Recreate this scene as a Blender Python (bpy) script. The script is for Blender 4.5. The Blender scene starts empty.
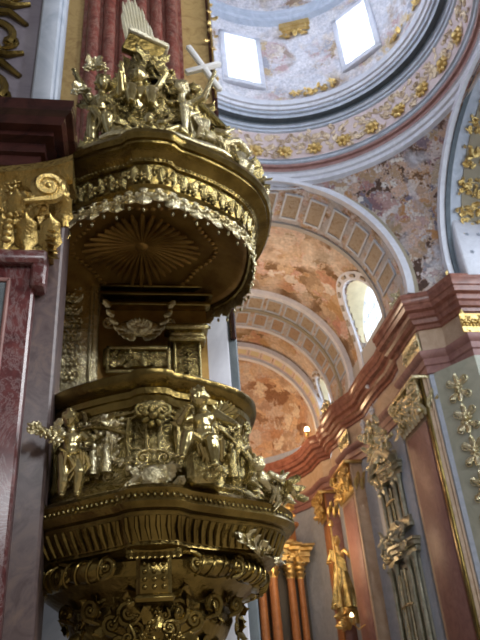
import bpy, math, random
import numpy as np
from mathutils import Vector, Matrix
PI = math.pi
S = bpy.context.scene
COL = S.collection
R = math.radians
rng = random.Random(7)

# ------------------------------------------------------------------ camera, world, exposure, daylight
cam = bpy.data.cameras.new('camera'); cam_o = bpy.data.objects.new('camera', cam); COL.objects.link(cam_o)
cam.sensor_fit = 'VERTICAL'; cam.sensor_height = 24.0; cam.lens = 700.0 / 640.0 * 24.0; cam.clip_end = 300
cam_o.matrix_world = Matrix(((0.98895570, -0.00762606, -0.14801510, 0), (-0.12970631, -0.52775423, -0.83943537, 0),
                             (-0.07171402, 0.84936289, -0.52291471, 0), (0, 0, 0, 1)))
cam.dof.use_dof = True; cam.dof.focus_distance = 2.7; cam.dof.aperture_fstop = 4.5     # the snapshot is slightly out of focus
S.camera = cam_o
S.view_settings.view_transform = 'Standard'; S.view_settings.look = 'None'
S.view_settings.gamma = 1.0; S.view_settings.exposure = 0.12; S.view_settings.use_curve_mapping = False
S.cycles.use_denoising = True
S.cycles.max_bounces = 7
S.cycles.sample_clamp_indirect = 6.0

world = bpy.data.worlds.new('sky'); S.world = world; world.use_nodes = True
world.node_tree.nodes['Background'].inputs[0].default_value = (0.80, 0.90, 1.0, 1)
world.node_tree.nodes['Background'].inputs[1].default_value = 2.2


def area(name, loc, target, sx, sy, power, color):
    l = bpy.data.lights.new(name, 'AREA'); l.shape = 'RECTANGLE'; l.size = sx; l.size_y = sy
    l.energy = power; l.color = color
    o = bpy.data.objects.new(name, l); COL.objects.link(o); o.location = loc
    o.rotation_euler = (Vector(target) - Vector(loc)).to_track_quat('-Z', 'Y').to_euler()
    return o


def lamp(name, loc, power, color, r=0.25):
    l = bpy.data.lights.new(name, 'POINT'); l.energy = power; l.color = color; l.shadow_soft_size = r
    o = bpy.data.objects.new(name, l); COL.objects.link(o); o.location = loc
    return o


DAY = (0.80, 0.90, 1.0)
DC = (5.8, 15.75)                       # dome centre
for k in range(6):                      # daylight entering by the six dome windows
    a = R(100.6 - 60 * k)
    x, y = DC[0] + 6.35 * math.cos(a), DC[1] + 6.35 * math.sin(a)
    area('window_daylight', (x, y, 27.1), (DC[0] - 2 * math.cos(a), DC[1] - 2 * math.sin(a), 27.1), 1.9, 3.7, 500, DAY)
area('window_daylight', (16.6, 15.75, 15.0), (4.0, 14.0, 8.0), 5, 6, 650, DAY)          # right transept window
area('window_daylight', (15.6, 3.0, 12.0), (0.5, 6.0, 3.0), 2.0, 4.4, 1150, (0.95, 0.97, 1.0))     # nave windows, right side
area('window_daylight', (15.6, -5.0, 12.0), (0.5, 6.0, 4.0), 2.0, 4.4, 1150, (0.95, 0.97, 1.0))
area('window_daylight', (5.5, -13.6, 12.0), (4.0, 6.0, 5.0), 2.6, 4.6, 1100, (0.95, 0.97, 1.0))  # west window
area('window_daylight', (12.6, 27.4, 16.9), (6, 27.4, 16.9), 4.2, 5.2, 260, DAY)        # choir lunette windows
area('window_daylight', (12.6, 35.9, 16.8), (6, 35.9, 16.8), 2.4, 3.8, 110, DAY)
lamp('vault_floodlight', (6.3, 28.2, 17.4), 380, (1.0, 0.74, 0.50), 0.8)
lamp('choir_warm_light', (7.2, 38.5, 15.4), 420, (1.0, 0.66, 0.36), 0.6)
lamp('choir_warm_light', (7.6, 37.6, 8.2), 80, (1.0, 0.66, 0.34), 0.4)  # warm fill light added to brighten the altar front
lamp('choir_warm_light', (8.6, 34.4, 8.5), 260, (1.0, 0.70, 0.42), 0.9)  # warm fill light added for the choir wall and the saint

# ------------------------------------------------------------------ materials
MATS = {}


def nt(name):
    m = bpy.data.materials.new(name); m.use_nodes = True
    t = m.node_tree; b = t.nodes['Principled BSDF']
    return m, t, b


def ramp(t, stops, interp='LINEAR'):
    r = t.nodes.new('ShaderNodeValToRGB'); r.color_ramp.interpolation = interp
    e = r.color_ramp.elements
    while len(e) < len(stops): e.new(0.5)
    for i, (p, c) in enumerate(stops):
        e[i].position = p; e[i].color = (c[0], c[1], c[2], 1)
    return r


def noise(t, scale, detail=4, rough=0.6, vec=None, dist=0.0):
    n = t.nodes.new('ShaderNodeTexNoise'); n.inputs['Scale'].default_value = scale
    n.inputs['Detail'].default_value = detail; n.inputs['Roughness'].default_value = rough
    n.inputs['Distortion'].default_value = dist
    if vec is not None: t.links.new(vec, n.inputs['Vector'])
    return n


def geo_pos(t):
    return t.nodes.new('ShaderNodeNewGeometry').outputs['Position']


def bump(t, b, src, strength, dist=0.02):
    bp = t.nodes.new('ShaderNodeBump'); bp.inputs['Strength'].default_value = strength
    bp.inputs['Distance'].default_value = dist
    t.links.new(src, bp.inputs['Height']); t.links.new(bp.outputs[0], b.inputs['Normal'])


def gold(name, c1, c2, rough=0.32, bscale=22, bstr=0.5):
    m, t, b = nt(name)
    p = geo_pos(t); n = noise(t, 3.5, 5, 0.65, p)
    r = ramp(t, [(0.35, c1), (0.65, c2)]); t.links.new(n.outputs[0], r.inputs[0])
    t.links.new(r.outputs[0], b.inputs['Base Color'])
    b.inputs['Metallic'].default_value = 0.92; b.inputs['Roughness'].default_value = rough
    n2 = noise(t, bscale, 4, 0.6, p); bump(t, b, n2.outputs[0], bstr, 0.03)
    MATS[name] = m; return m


def marble(name, stops, scale=1.5, rough=0.3, dist=2.5, veins=None):
    m, t, b = nt(name)
    p = geo_pos(t); n = noise(t, scale, 8, 0.65, p, dist)
    r = ramp(t, stops); t.links.new(n.outputs[0], r.inputs[0])
    out = r.outputs[0]
    if veins:
        n2 = noise(t, scale * 0.8, 10, 0.75, p, 4.0)
        r2 = ramp(t, [(0.47, (0, 0, 0)), (0.5, (1, 1, 1)), (0.53, (0, 0, 0))]); t.links.new(n2.outputs[0], r2.inputs[0])
        mx = t.nodes.new('ShaderNodeMixRGB'); t.links.new(r2.outputs[0], mx.inputs[0]); t.links.new(out, mx.inputs[1])
        mx.inputs[2].default_value = (*veins, 1); out = mx.outputs[0]
    t.links.new(out, b.inputs['Base Color']); b.inputs['Roughness'].default_value = rough
    MATS[name] = m; return m


def plaster(name, c, var=0.12, rough=0.75, scale=1.2):
    lo = tuple(x * (1 - var) for x in c); hi = tuple(min(1, x * (1 + var)) for x in c)
    return marble(name, [(0.3, lo), (0.7, hi)], scale, rough, 0.5)


def fresco(name, pal, back, scale=0.9, dens=0.5, rough=0.8, off=0.0):
    """painted plaster: warped figure-like blots of the palette over a cloudy ground"""
    m, t, b = nt(name)
    p = geo_pos(t)
    ad = t.nodes.new('ShaderNodeVectorMath'); ad.operation = 'ADD'; ad.inputs[1].default_value = (off, off * 1.7, -off)
    t.links.new(p, ad.inputs[0])
    w = noise(t, 1.1 * scale, 4, 0.6, ad.outputs[0])
    w2 = noise(t, 5.5 * scale, 4, 0.65, ad.outputs[0])
    mul = t.nodes.new('ShaderNodeVectorMath'); mul.operation = 'MULTIPLY_ADD'
    t.links.new(w.outputs['Color'], mul.inputs[0]); mul.inputs[1].default_value = (2.2, 2.2, 2.2); t.links.new(ad.outputs[0], mul.inputs[2])
    mul2 = t.nodes.new('ShaderNodeVectorMath'); mul2.operation = 'MULTIPLY_ADD'
    t.links.new(w2.outputs['Color'], mul2.inputs[0]); mul2.inputs[1].default_value = (0.7, 0.7, 0.7); t.links.new(mul.outputs[0], mul2.inputs[2])
    v = t.nodes.new('ShaderNodeTexVoronoi'); v.feature = 'SMOOTH_F1'; v.inputs['Scale'].default_value = scale * 1.6
    v.inputs['Smoothness'].default_value = 0.25
    t.links.new(mul2.outputs[0], v.inputs['Vector'])
    sp = t.nodes.new('ShaderNodeSeparateColor'); t.links.new(v.outputs['Color'], sp.inputs[0])
    n = len(pal)
    r = ramp(t, [(0.12 + 0.76 * i / (n - 1), c) for i, c in enumerate(pal)]); t.links.new(sp.outputs[0], r.inputs[0])
    big = noise(t, 0.42 * scale, 3, 0.5, ad.outputs[0], 1.0)
    rb = ramp(t, [(dens - 0.07, (0, 0, 0)), (dens + 0.07, (1, 1, 1))]); t.links.new(big.outputs[0], rb.inputs[0])
    cl = noise(t, 1.3 * scale, 5, 0.6, ad.outputs[0], 1.5)
    rc = ramp(t, [(0.35, back[0]), (0.62, back[1])]); t.links.new(cl.outputs[0], rc.inputs[0])
    mx = t.nodes.new('ShaderNodeMixRGB'); t.links.new(rb.outputs[0], mx.inputs[0])
    t.links.new(rc.outputs[0], mx.inputs[1]); t.links.new(r.outputs[0], mx.inputs[2])
    fine = noise(t, 9 * scale, 3, 0.6, ad.outputs[0])
    rf = ramp(t, [(0.3, (0.62, 0.62, 0.62)), (0.7, (1.25, 1.25, 1.25))]); t.links.new(fine.outputs[0], rf.inputs[0])
    m2 = t.nodes.new('ShaderNodeMixRGB'); m2.blend_type = 'MULTIPLY'; m2.inputs[0].default_value = 0.7
    t.links.new(mx.outputs[0], m2.inputs[1]); t.links.new(rf.outputs[0], m2.inputs[2])
    t.links.new(m2.outputs[0], b.inputs['Base Color']); b.inputs['Roughness'].default_value = rough
    MATS[name] = m; return m


gold('old_gold', (0.22, 0.165, 0.05), (0.54, 0.45, 0.21), 0.19, 26, 0.75)
gold('bright_gold', (0.55, 0.36, 0.11), (0.80, 0.60, 0.26), 0.30)
gold('pale_gold', (0.50, 0.42, 0.22), (0.80, 0.74, 0.52), 0.24, 26, 0.6)
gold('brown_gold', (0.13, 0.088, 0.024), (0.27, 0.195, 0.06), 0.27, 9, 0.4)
gold('rose_gilt', (0.50, 0.36, 0.24), (0.76, 0.62, 0.44), 0.38)
MATS['rose_gilt'].node_tree.nodes['Principled BSDF'].inputs['Metallic'].default_value = 0.6
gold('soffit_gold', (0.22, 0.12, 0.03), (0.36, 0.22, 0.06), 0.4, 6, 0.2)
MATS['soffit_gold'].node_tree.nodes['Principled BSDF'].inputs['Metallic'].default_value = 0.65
gold('statue_gold', (0.34, 0.27, 0.11), (0.62, 0.53, 0.28), 0.24, 12, 0.22)
gold('silver_gilt', (0.30, 0.30, 0.22), (0.52, 0.51, 0.40), 0.32)
gold('capital_gold', (0.36, 0.24, 0.07), (0.60, 0.45, 0.18), 0.24)
gold('glare_gold', (0.80, 0.74, 0.52), (0.95, 0.90, 0.70), 0.25)  # window reflections on the rays put into a whitish base colour
MATS['glare_gold'].node_tree.nodes['Principled BSDF'].inputs['Metallic'].default_value = 0.45
marble('red_marble', [(0.3, (0.10, 0.025, 0.022)), (0.55, (0.24, 0.065, 0.05)), (0.75, (0.34, 0.12, 0.09))], 2.0, 0.28, 2.5, (0.36, 0.22, 0.18))
marble('deep_red_marble', [(0.3, (0.06, 0.016, 0.018)), (0.55, (0.14, 0.04, 0.04)), (0.75, (0.20, 0.08, 0.07))], 2.0, 0.28, 2.5, (0.24, 0.17, 0.17))
marble('dark_red_marble', [(0.3, (0.02, 0.008, 0.008)), (0.7, (0.075, 0.024, 0.02))], 1.6, 0.22)
marble('cornice_marble', [(0.3, (0.16, 0.055, 0.038)), (0.7, (0.33, 0.14, 0.10))], 1.2, 0.25)
marble('rose_marble', [(0.3, (0.22, 0.10, 0.09)), (0.7, (0.36, 0.19, 0.165))], 1.4, 0.5)
marble('mottled_grey_marble', [(0.3, (0.07, 0.045, 0.045)), (0.5, (0.125, 0.09, 0.09)), (0.7, (0.18, 0.125, 0.105))], 3.0, 0.42)
marble('ochre_marble', [(0.3, (0.34, 0.21, 0.08)), (0.55, (0.52, 0.37, 0.16)), (0.75, (0.44, 0.29, 0.14))], 3.0, 0.35, 3.0)
marble('peach_marble', [(0.3, (0.42, 0.29, 0.19)), (0.7, (0.58, 0.44, 0.32))], 1.0, 0.55)
marble('coffer_paint', [(0.35, (0.26, 0.17, 0.09)), (0.5, (0.44, 0.36, 0.27)), (0.68, (0.30, 0.22, 0.14))], 3.2, 0.7, 2.0)
marble('coffer_brown', [(0.35, (0.24, 0.13, 0.07)), (0.5, (0.42, 0.31, 0.22)), (0.68, (0.36, 0.20, 0.10))], 3.2, 0.7, 2.0)
marble('blue_grey_stone', [(0.3, (0.30, 0.34, 0.42)), (0.7, (0.44, 0.48, 0.56))], 1.5, 0.6)
marble('lilac_marble', [(0.3, (0.17, 0.15, 0.19)), (0.7, (0.27, 0.25, 0.29))], 1.5, 0.3)
marble('slate_marble', [(0.3, (0.13, 0.16, 0.18)), (0.7, (0.20, 0.23, 0.25))], 1.5, 0.3)
marble('amber_marble', [(0.3, (0.32, 0.12, 0.04)), (0.7, (0.50, 0.22, 0.08))], 1.5, 0.45)
marble('sage_marble', [(0.3, (0.34, 0.35, 0.28)), (0.7, (0.46, 0.46, 0.37))], 0.9, 0.55)
marble('painted_glare_white', [(0.3, (0.90, 0.91, 0.93)), (0.7, (0.96, 0.96, 0.97))], 1.0, 0.12)  # glare on the cross put into a near-white base colour
marble('white_stone', [(0.3, (0.58, 0.60, 0.68)), (0.7, (0.74, 0.76, 0.84))], 1.2, 0.5)
marble('cool_stone', [(0.3, (0.36, 0.42, 0.52)), (0.7, (0.55, 0.60, 0.70))], 1.2, 0.45)
marble('painted_shade_stone', [(0.3, (0.05, 0.07, 0.09)), (0.7, (0.10, 0.13, 0.16))], 1.2, 0.5)  # dark base colour stands in for shade
marble('pink_stone', [(0.3, (0.60, 0.48, 0.48)), (0.7, (0.74, 0.62, 0.62))], 2.2, 0.55)
plaster('wall_plaster', (0.42, 0.40, 0.38))
plaster('olive_plaster', (0.34, 0.30, 0.22))
plaster('umber_plaster', (0.16, 0.10, 0.08))
plaster('cream_panel', (0.62, 0.56, 0.38))
plaster('floor_stone', (0.42, 0.34, 0.24))
plaster('nave_plaster', (0.24, 0.22, 0.20))
fresco('pendentive_fresco', [(0.09, 0.05, 0.035), (0.48, 0.25, 0.10), (0.72, 0.70, 0.70), (0.38, 0.16, 0.14), (0.14, 0.15, 0.22), (0.80, 0.77, 0.74), (0.36, 0.24, 0.12), (0.58, 0.40, 0.32)],
       [(0.34, 0.32, 0.36), (0.58, 0.59, 0.66)], 1.25, 0.44)
fresco('dome_fresco', [(0.50, 0.34, 0.34), (0.66, 0.62, 0.66), (0.30, 0.20, 0.14), (0.62, 0.48, 0.30), (0.72, 0.70, 0.76), (0.38, 0.38, 0.44)],
       [(0.56, 0.57, 0.64), (0.76, 0.74, 0.78)], 1.1, 0.50, off=3.1)
fresco('vault_fresco', [(0.20, 0.11, 0.05), (0.62, 0.46, 0.32), (0.44, 0.27, 0.12), (0.52, 0.26, 0.20), (0.74, 0.66, 0.60), (0.25, 0.16, 0.07)],
       [(0.52, 0.38, 0.28), (0.72, 0.60, 0.50)], 0.75, 0.45, off=7.7)
fresco('arch_fresco', [(0.26, 0.15, 0.08), (0.58, 0.46, 0.27), (0.50, 0.28, 0.24), (0.68, 0.66, 0.68)],
       [(0.40, 0.38, 0.38), (0.54, 0.52, 0.54)], 2.2, 0.5, off=12.0)
fresco('apse_fresco', [(0.26, 0.13, 0.07), (0.66, 0.46, 0.30), (0.46, 0.24, 0.14), (0.62, 0.54, 0.50), (0.36, 0.20, 0.12), (0.70, 0.58, 0.46)],
       [(0.60, 0.42, 0.28), (0.60, 0.52, 0.48)], 0.8, 0.46, off=1.3)
m, t, b = nt('window_glass'); MATS['window_glass'] = m
b.inputs['Base Color'].default_value = (0.95, 0.97, 1, 1); b.inputs['Roughness'].default_value = 0.05; b.inputs['Alpha'].default_value = 0.12
m, t, b = nt('lamp_glow'); MATS['lamp_glow'] = m
b.inputs['Emission Color'].default_value = (1, 0.72, 0.35, 1); b.inputs['Emission Strength'].default_value = 8
m, t, b = nt('painted_recess_shade'); MATS['painted_recess_shade'] = m
b.inputs['Base Color'].default_value = (0.05, 0.045, 0.035, 1); b.inputs['Roughness'].default_value = 0.5  # near-black colour stands in for shade behind organ pipes and altar columns


# ------------------------------------------------------------------ mesh builder
class MB:
    def __init__(s): s.v = []; s.f = []

    def add(s, vs, fs, M=None):
        k = len(s.v)
        if M is not None: vs = [M @ Vector(v) for v in vs]
        s.v += [tuple(v) for v in vs]; s.f += [tuple(i + k for i in f) for f in fs]
        return s

    def box(s, x0, x1, y0, y1, z0, z1, M=None, bev=0.0):
        if bev > 0:
            b_ = min(bev, (x1 - x0) / 2.1, (y1 - y0) / 2.1, (z1 - z0) / 2.1)
            def rr(z, i): return [(x0 + i + b_, y0 + i, z), (x1 - i - b_, y0 + i, z), (x1 - i, y0 + i + b_, z), (x1 - i, y1 - i - b_, z),
                                  (x1 - i - b_, y1 - i, z), (x0 + i + b_, y1 - i, z), (x0 + i, y1 - i - b_, z), (x0 + i, y0 + i + b_, z)]
            rings = [rr(z0, b_ * .6), rr(z0 + b_, 0), rr(z1 - b_, 0), rr(z1, b_ * .6)]
            vs = sum(rings, []); fs = [tuple(reversed(range(8))), tuple(24 + i for i in range(8))]
            for k in range(3):
                for i in range(8): fs.append((k * 8 + i, k * 8 + (i + 1) % 8, k * 8 + 8 + (i + 1) % 8, k * 8 + 8 + i))
            return s.add(vs, fs, M)
        vs = [(x, y, z) for z in (z0, z1) for y in (y0, y1) for x in (x0, x1)]
        return s.add(vs, [(0, 2, 3, 1), (4, 5, 7, 6), (0, 1, 5, 4), (2, 6, 7, 3), (0, 4, 6, 2), (1, 3, 7, 5)], M)

    def ell(s, c, r, n=12, m=8, M=None):
        vs = []; fs = []
        for j in range(1, m):
            p = PI * j / m
            for i in range(n):
                a = 2 * PI * i / n
                vs.append((c[0] + r[0] * math.sin(p) * math.cos(a), c[1] + r[1] * math.sin(p) * math.sin(a), c[2] + r[2] * math.cos(p)))
        vs += [(c[0], c[1], c[2] + r[2]), (c[0], c[1], c[2] - r[2])]
        T = len(vs) - 2; B = T + 1
        for j in range(m - 2):
            for i in range(n):
                fs.append((j * n + i, (j + 1) * n + i, (j + 1) * n + (i + 1) % n, j * n + (i + 1) % n))
        for i in range(n):
            fs.append((T, i, (i + 1) % n)); fs.append((B, (m - 2) * n + (i + 1) % n, (m - 2) * n + i))
        return s.add(vs, fs, M)

    def tube(s, pts, radii, n=8, flat=1.0, up=(0, 0, 1), M=None):
        pts = [Vector(p) for p in pts]; N = len(pts)
        if not hasattr(radii, '__len__'): radii = [radii] * N
        vs = []; fs = []; u = None
        for i, p in enumerate(pts):
            d = (pts[min(i + 1, N - 1)] - pts[max(i - 1, 0)])
            d = d.normalized() if d.length > 1e-9 else Vector((0, 0, 1))
            if u is None:
                u = Vector(up) - d * Vector(up).dot(d)
                if u.length < 1e-4: u = Vector((1, 0.1, 0)) - d * Vector((1, 0.1, 0)).dot(d)
            else: u = u - d * u.dot(d)
            u = u.normalized() if u.length > 1e-9 else Vector((1, 0, 0))
            w = d.cross(u)
            for k in range(n):
                a = 2 * PI * k / n
                vs.append(p + (w * math.cos(a) + u * math.sin(a) * flat) * radii[i])
        for i in range(N - 1):
            for k in range(n):
                fs.append((i * n + k, i * n + (k + 1) % n, (i + 1) * n + (k + 1) % n, (i + 1) * n + k))
        fs.append(tuple(reversed(range(n)))); fs.append(tuple((N - 1) * n + k for k in range(n)))
        return s.add(vs, fs, M)

    def revolve(s, prof, c=(0, 0), a0=0, a1=360, n=48, rad=None, sx=1, sy=1, M=None, closed_prof=False):
        vs = []; fs = []; full = abs(a1 - a0) >= 359.9; cols = n if full else n + 1; P = len(prof)
        for i in range(cols):
            a = R(a0 + (a1 - a0) * i / n)
            for r, z in prof:
                rr = r + (rad(a, r, z) if rad else 0)
                vs.append((c[0] + sx * rr * math.cos(a), c[1] + sy * rr * math.sin(a), z))
        for i in range(n):
            j = (i + 1) % cols
            for k in range(P if closed_prof else P - 1):
                l = (k + 1) % P
                fs.append((i * P + k, j * P + k, j * P + l, i * P + l))
        if not full and closed_prof:
            fs.append(tuple(range(P))); fs.append(tuple(reversed([n * P + k for k in range(P)])))
        return s.add(vs, fs, M)

    def leaf(s, M, L=0.2, W=0.07, curl=0.08, seg=7):
        """acanthus leaf: lobed, ridged and curling outwards (+z), solid"""
        vs = []; fs = []; n = 6
        for i in range(seg + 1):
            t = i / seg
            w = W * (math.sin(PI * min(1, 0.12 + 0.88 * t)) ** 0.7) * (1 + 0.28 * math.cos(t * 6 * PI)) + 0.004
            h = curl * t * t * 1.2; x = L * (t - 0.18 * t ** 4)
            if t > 0.75: h -= curl * (t - 0.75) * 1.2
            th = 0.12 * W + 0.02 * L
            ring = [(x, -w, h - th * .6), (x, -w * .5, h + th * .6), (x, 0, h + th * 1.4), (x, w * .5, h + th * .6), (x, w, h - th * .6), (x, 0, h - th)]
            vs += ring
        for i in range(seg):
            for k in range(n): fs.append((i * n + k, (i + 1) * n + k, (i + 1) * n + (k + 1) % n, i * n + (k + 1) % n))
        fs.append(tuple(range(n))); fs.append(tuple(reversed([seg * n + k for k in range(n)])))
        return s.add(vs, fs, M)

    def scroll(s, M, Rr=0.08, turns=1.6, th=0.018, tail=0.1, n=16, flip=1):
        pts = []; rad = []
        for i in range(n + 1):
            t = i / n; a = turns * 2 * PI * t; r = Rr * (1 - 0.85 * t)
            pts.append((r * math.sin(a) * 1.0, flip * (Rr - r * math.cos(a) - Rr * 0.0) - flip * Rr, 0.25 * th * t)); rad.append(th * (1 - 0.45 * t))
        pts = [(-tail, flip * (-Rr - 0.3 * tail), 0)] + pts; rad = [th * .5] + rad
        s.tube(pts, rad, 6, M=M)
        return s.ell((0, 0, 0.3 * th), (Rr * .26,) * 3, 7, 5, M)

    def rosette(s, M, r=0.06, petals=6):
        s.ell((0, 0, 0.3 * r), (r * .4, r * .4, r * .4), 8, 6, M)
        for i in range(petals):
            s.ell((r * .65, 0, 0.1 * r), (r * .42, r * .3, r * .25), 7, 5, M @ Matrix.Rotation(2 * PI * i / petals, 4, 'Z'))
        return s

    def sweep(s, path, prof, closed=False, solid=False):
        """prof points (outset, z); outset goes to the left of the path direction, mitred"""
        P = [Vector((p[0], p[1])) for p in path]; N = len(P); q = len(prof); vs = []; fs = []
        for i in range(N):
            d0 = (P[i] - P[i - 1]).normalized() if (i > 0 or closed) else None
            d1 = (P[(i + 1) % N] - P[i]).normalized() if (i < N - 1 or closed) else None
            if d0 is None: d0 = d1
            if d1 is None: d1 = d0
            n0 = Vector((-d0.y, d0.x)); n1 = Vector((-d1.y, d1.x)); m_ = n0 + n1
            m_ = m_ / max(0.35, m_.dot(n0)) if m_.length > 1e-6 else n0
            for o, z in prof: vs.append((P[i].x + m_.x * o, P[i].y + m_.y * o, z))
        for i in range(N if closed else N - 1):
            j = (i + 1) % N
            for k in range(q - 1 + (1 if solid else 0)):
                l = (k + 1) % q
                fs.append((i * q + k, i * q + l, j * q + l, j * q + k))
        if solid and not closed:
            fs.append(tuple(range(q))); fs.append(tuple(reversed([(N - 1) * q + k for k in range(q)])))
        return s.add(vs, fs)

    def capsule(s, a, b_, r0, r1, n=10):
        a = Vector(a); b_ = Vector(b_); s.ell(a, (r0,) * 3, n, 7); s.ell(b_, (r1,) * 3, n, 7)
        return s.tube([a, b_], [r0, r1], n)


def origin_of(o):
    l = Vector((0, 0, 0))
    while o is not None: l += o.location; o = o.parent
    return l


def obj(name, mb, mat, parent=None, smooth=40, local=False):
    """links mb (world coordinates) as one mesh object; a top-level mesh gets its origin at its base"""
    v = np.array(mb.v, float)
    if parent is not None: base = Vector((0, 0, 0)) if local else origin_of(parent)
    elif local: base = Vector((0, 0, 0))
    else:
        lo, hi = v.min(0), v.max(0); base = Vector(((lo[0] + hi[0]) / 2, (lo[1] + hi[1]) / 2, lo[2]))
    v = v - np.array(base)
    me = bpy.data.meshes.new(name); me.from_pydata([tuple(x) for x in v], [], mb.f); me.update()
    me.materials.append(MATS[mat] if isinstance(mat, str) else mat)
    if smooth:
        me.polygons.foreach_set('use_smooth', [True] * len(me.polygons))
        try: me.set_sharp_from_angle(angle=R(smooth))
        except Exception: pass
    o = bpy.data.objects.new(name, me); COL.objects.link(o)
    if parent is not None: o.parent = parent
    else: o.location = base
    return o


def thing(name, label, cat, loc, group=None, rotz=0):
    o = bpy.data.objects.new(name, None); COL.objects.link(o); o.location = loc; o.rotation_euler = (0, 0, rotz)
    o.empty_display_size = 0.2
    return tag(o, label, cat, group)


def tag(o, label, cat, group=None):
    o['label'] = label; o['category'] = cat
    if group: o['group'] = group
    return o


def struct(name, mb, mat, smooth=40):
    o = obj(name, mb, mat, None, smooth); o['kind'] = 'structure'; return o


def cut(o, cutters):
    """cuts openings (list of MB) out of a mesh, keeps a plain mesh"""
    for c in cutters:
        me = bpy.data.meshes.new('c'); me.from_pydata([tuple(Vector(x) - o.location) for x in c.v], [], c.f); me.update()
        import bmesh
        bm = bmesh.new(); bm.from_mesh(me); bmesh.ops.recalc_face_normals(bm, faces=bm.faces); bm.to_mesh(me); bm.free()
        co = bpy.data.objects.new('c', me); COL.objects.link(co); co.location = o.location
        md = o.modifiers.new('b', 'BOOLEAN'); md.operation = 'DIFFERENCE'; md.object = co; md.solver = 'EXACT'
        bpy.context.view_layer.update()
        dg = bpy.context.evaluated_depsgraph_get()
        new = bpy.data.meshes.new_from_object(o.evaluated_get(dg)); o.modifiers.clear(); o.data = new
        bpy.data.objects.remove(co)
    return o


def frame(p, n, t):
    """matrix with z along n, x near t, at p"""
    n = Vector(n).normalized(); t = Vector(t); t = (t - n * t.dot(n)).normalized(); y = n.cross(t)
    return Matrix(((t.x, y.x, n.x, p[0]), (t.y, y.y, n.y, p[1]), (t.z, y.z, n.z, p[2]), (0, 0, 0, 1)))


def scatter(mb, fn, n, size, rnd, kinds='llsr'):
    """n carved pieces over fn(u,v) -> (point, normal, tangent)"""
    for _ in range(n):
        p, nn, tt = fn(rnd.random(), rnd.random())
        k = rnd.choice(kinds); z = size * rnd.uniform(0.7, 1.35)
        M = frame(p, nn, tt) @ Matrix.Rotation(rnd.uniform(0, 2 * PI), 4, 'Z') @ Matrix.Rotation(rnd.uniform(-.3, .3), 4, 'X')
        if k == 'l': mb.leaf(M, z * 1.7, z * .45, z * rnd.uniform(.4, .9))
        elif k == 's': mb.scroll(M, z * .5, 1.5, z * .15, z * .5, 12, rnd.choice((-1, 1)))
        elif k == 'b': mb.ell((0, 0, 0), (z * .45, z * .4, z * .4), 8, 6, M)
        else: mb.rosette(M, z * .5, 5)
    return mb


def plane_fn(o, u, v, n):
    o, u, v, n = map(Vector, (o, u, v, n))
    return lambda a, b_: (o + u * a + v * b_, n, u)


def remesh(name, mb, mat, parent=None, voxel=0.012, smooth=2, local=True):
    o = obj(name, mb, mat, parent, 0, local)
    md = o.modifiers.new('r', 'REMESH'); md.mode = 'VOXEL'; md.voxel_size = voxel; md.use_smooth_shade = True
    if smooth:
        ms = o.modifiers.new('s', 'SMOOTH'); ms.factor = 0.5; ms.iterations = smooth
    bpy.context.view_layer.update()
    dg = bpy.context.evaluated_depsgraph_get()
    new = bpy.data.meshes.new_from_object(o.evaluated_get(dg)); o.modifiers.clear(); o.data = new
    return o


# ================================================================== SETTING
struct('floor', MB().box(-6, 18, -15, 46, -1.8, -1.6), 'floor_stone')

# ---- nave part behind and beside the camera (encloses the room, window openings to the right and behind)
w = struct('wall_right', MB().box(16, 16.6, -15, 9.0, -1.6, 20), 'nave_plaster')
cut(w, [MB().box(15.5, 17, 1.5, 4.5, 9, 15), MB().box(15.5, 17, -6.5, -3.5, 9, 15)])
w = struct('wall_back', MB().box(-6, 16.6, -15.2, -14.6, -1.6, 20), 'nave_plaster')
cut(w, [MB().box(3.5, 7.5, -16, -14, 9, 15)])
struct('wall_left', MB().box(-6.6, -6, -15, 10, -1.6, 20), 'nave_plaster')
struct('ceiling_nave', MB().box(-6.6, 16.6, -15.2, 8.6, 20, 20.4), 'nave_plaster')

# ---- dome
def ringprof(prof, mat, name, n=120):
    return struct(name, MB().revolve(prof, DC, 0, 360, n), mat, 35)

ringprof([(7.05, 21.0), (6.98, 21.16), (6.83, 21.22), (6.83, 21.42), (6.74, 21.46), (6.70, 21.62), (6.62, 21.66)], 'white_stone', 'trim_1')
ringprof([(6.62, 21.66), (6.60, 21.82), (6.50, 21.86), (6.48, 21.98)], 'rose_marble', 'trim_2')
ringprof([(6.48, 21.98), (6.42, 22.02), (6.40, 22.12), (6.32, 22.14)], 'cool_stone', 'trim_3')
ringprof([(6.32, 22.14), (6.30, 23.72)], 'pink_stone', 'trim_4')
ringprof([(6.30, 23.72), (6.22, 23.76), (6.20, 23.86), (6.12, 23.88), (6.10, 23.98), (6.04, 24.0)], 'cool_stone', 'trim_5')
ringprof([(6.04, 24.0), (6.02, 24.12), (5.78, 24.14)], 'painted_shade_stone', 'trim_6')  # shaded underside of the cornice, put into the stone colour
ringprof([(5.78, 24.14), (5.74, 24.28), (5.64, 24.30), (5.62, 24.42)], 'cool_stone', 'trim_7')
ringprof([(5.62, 24.42), (5.54, 24.44), (5.50, 24.58), (5.42, 24.62), (5.38, 24.80), (5.36, 24.84), (5.62, 24.88)], 'white_stone', 'trim_8')

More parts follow.
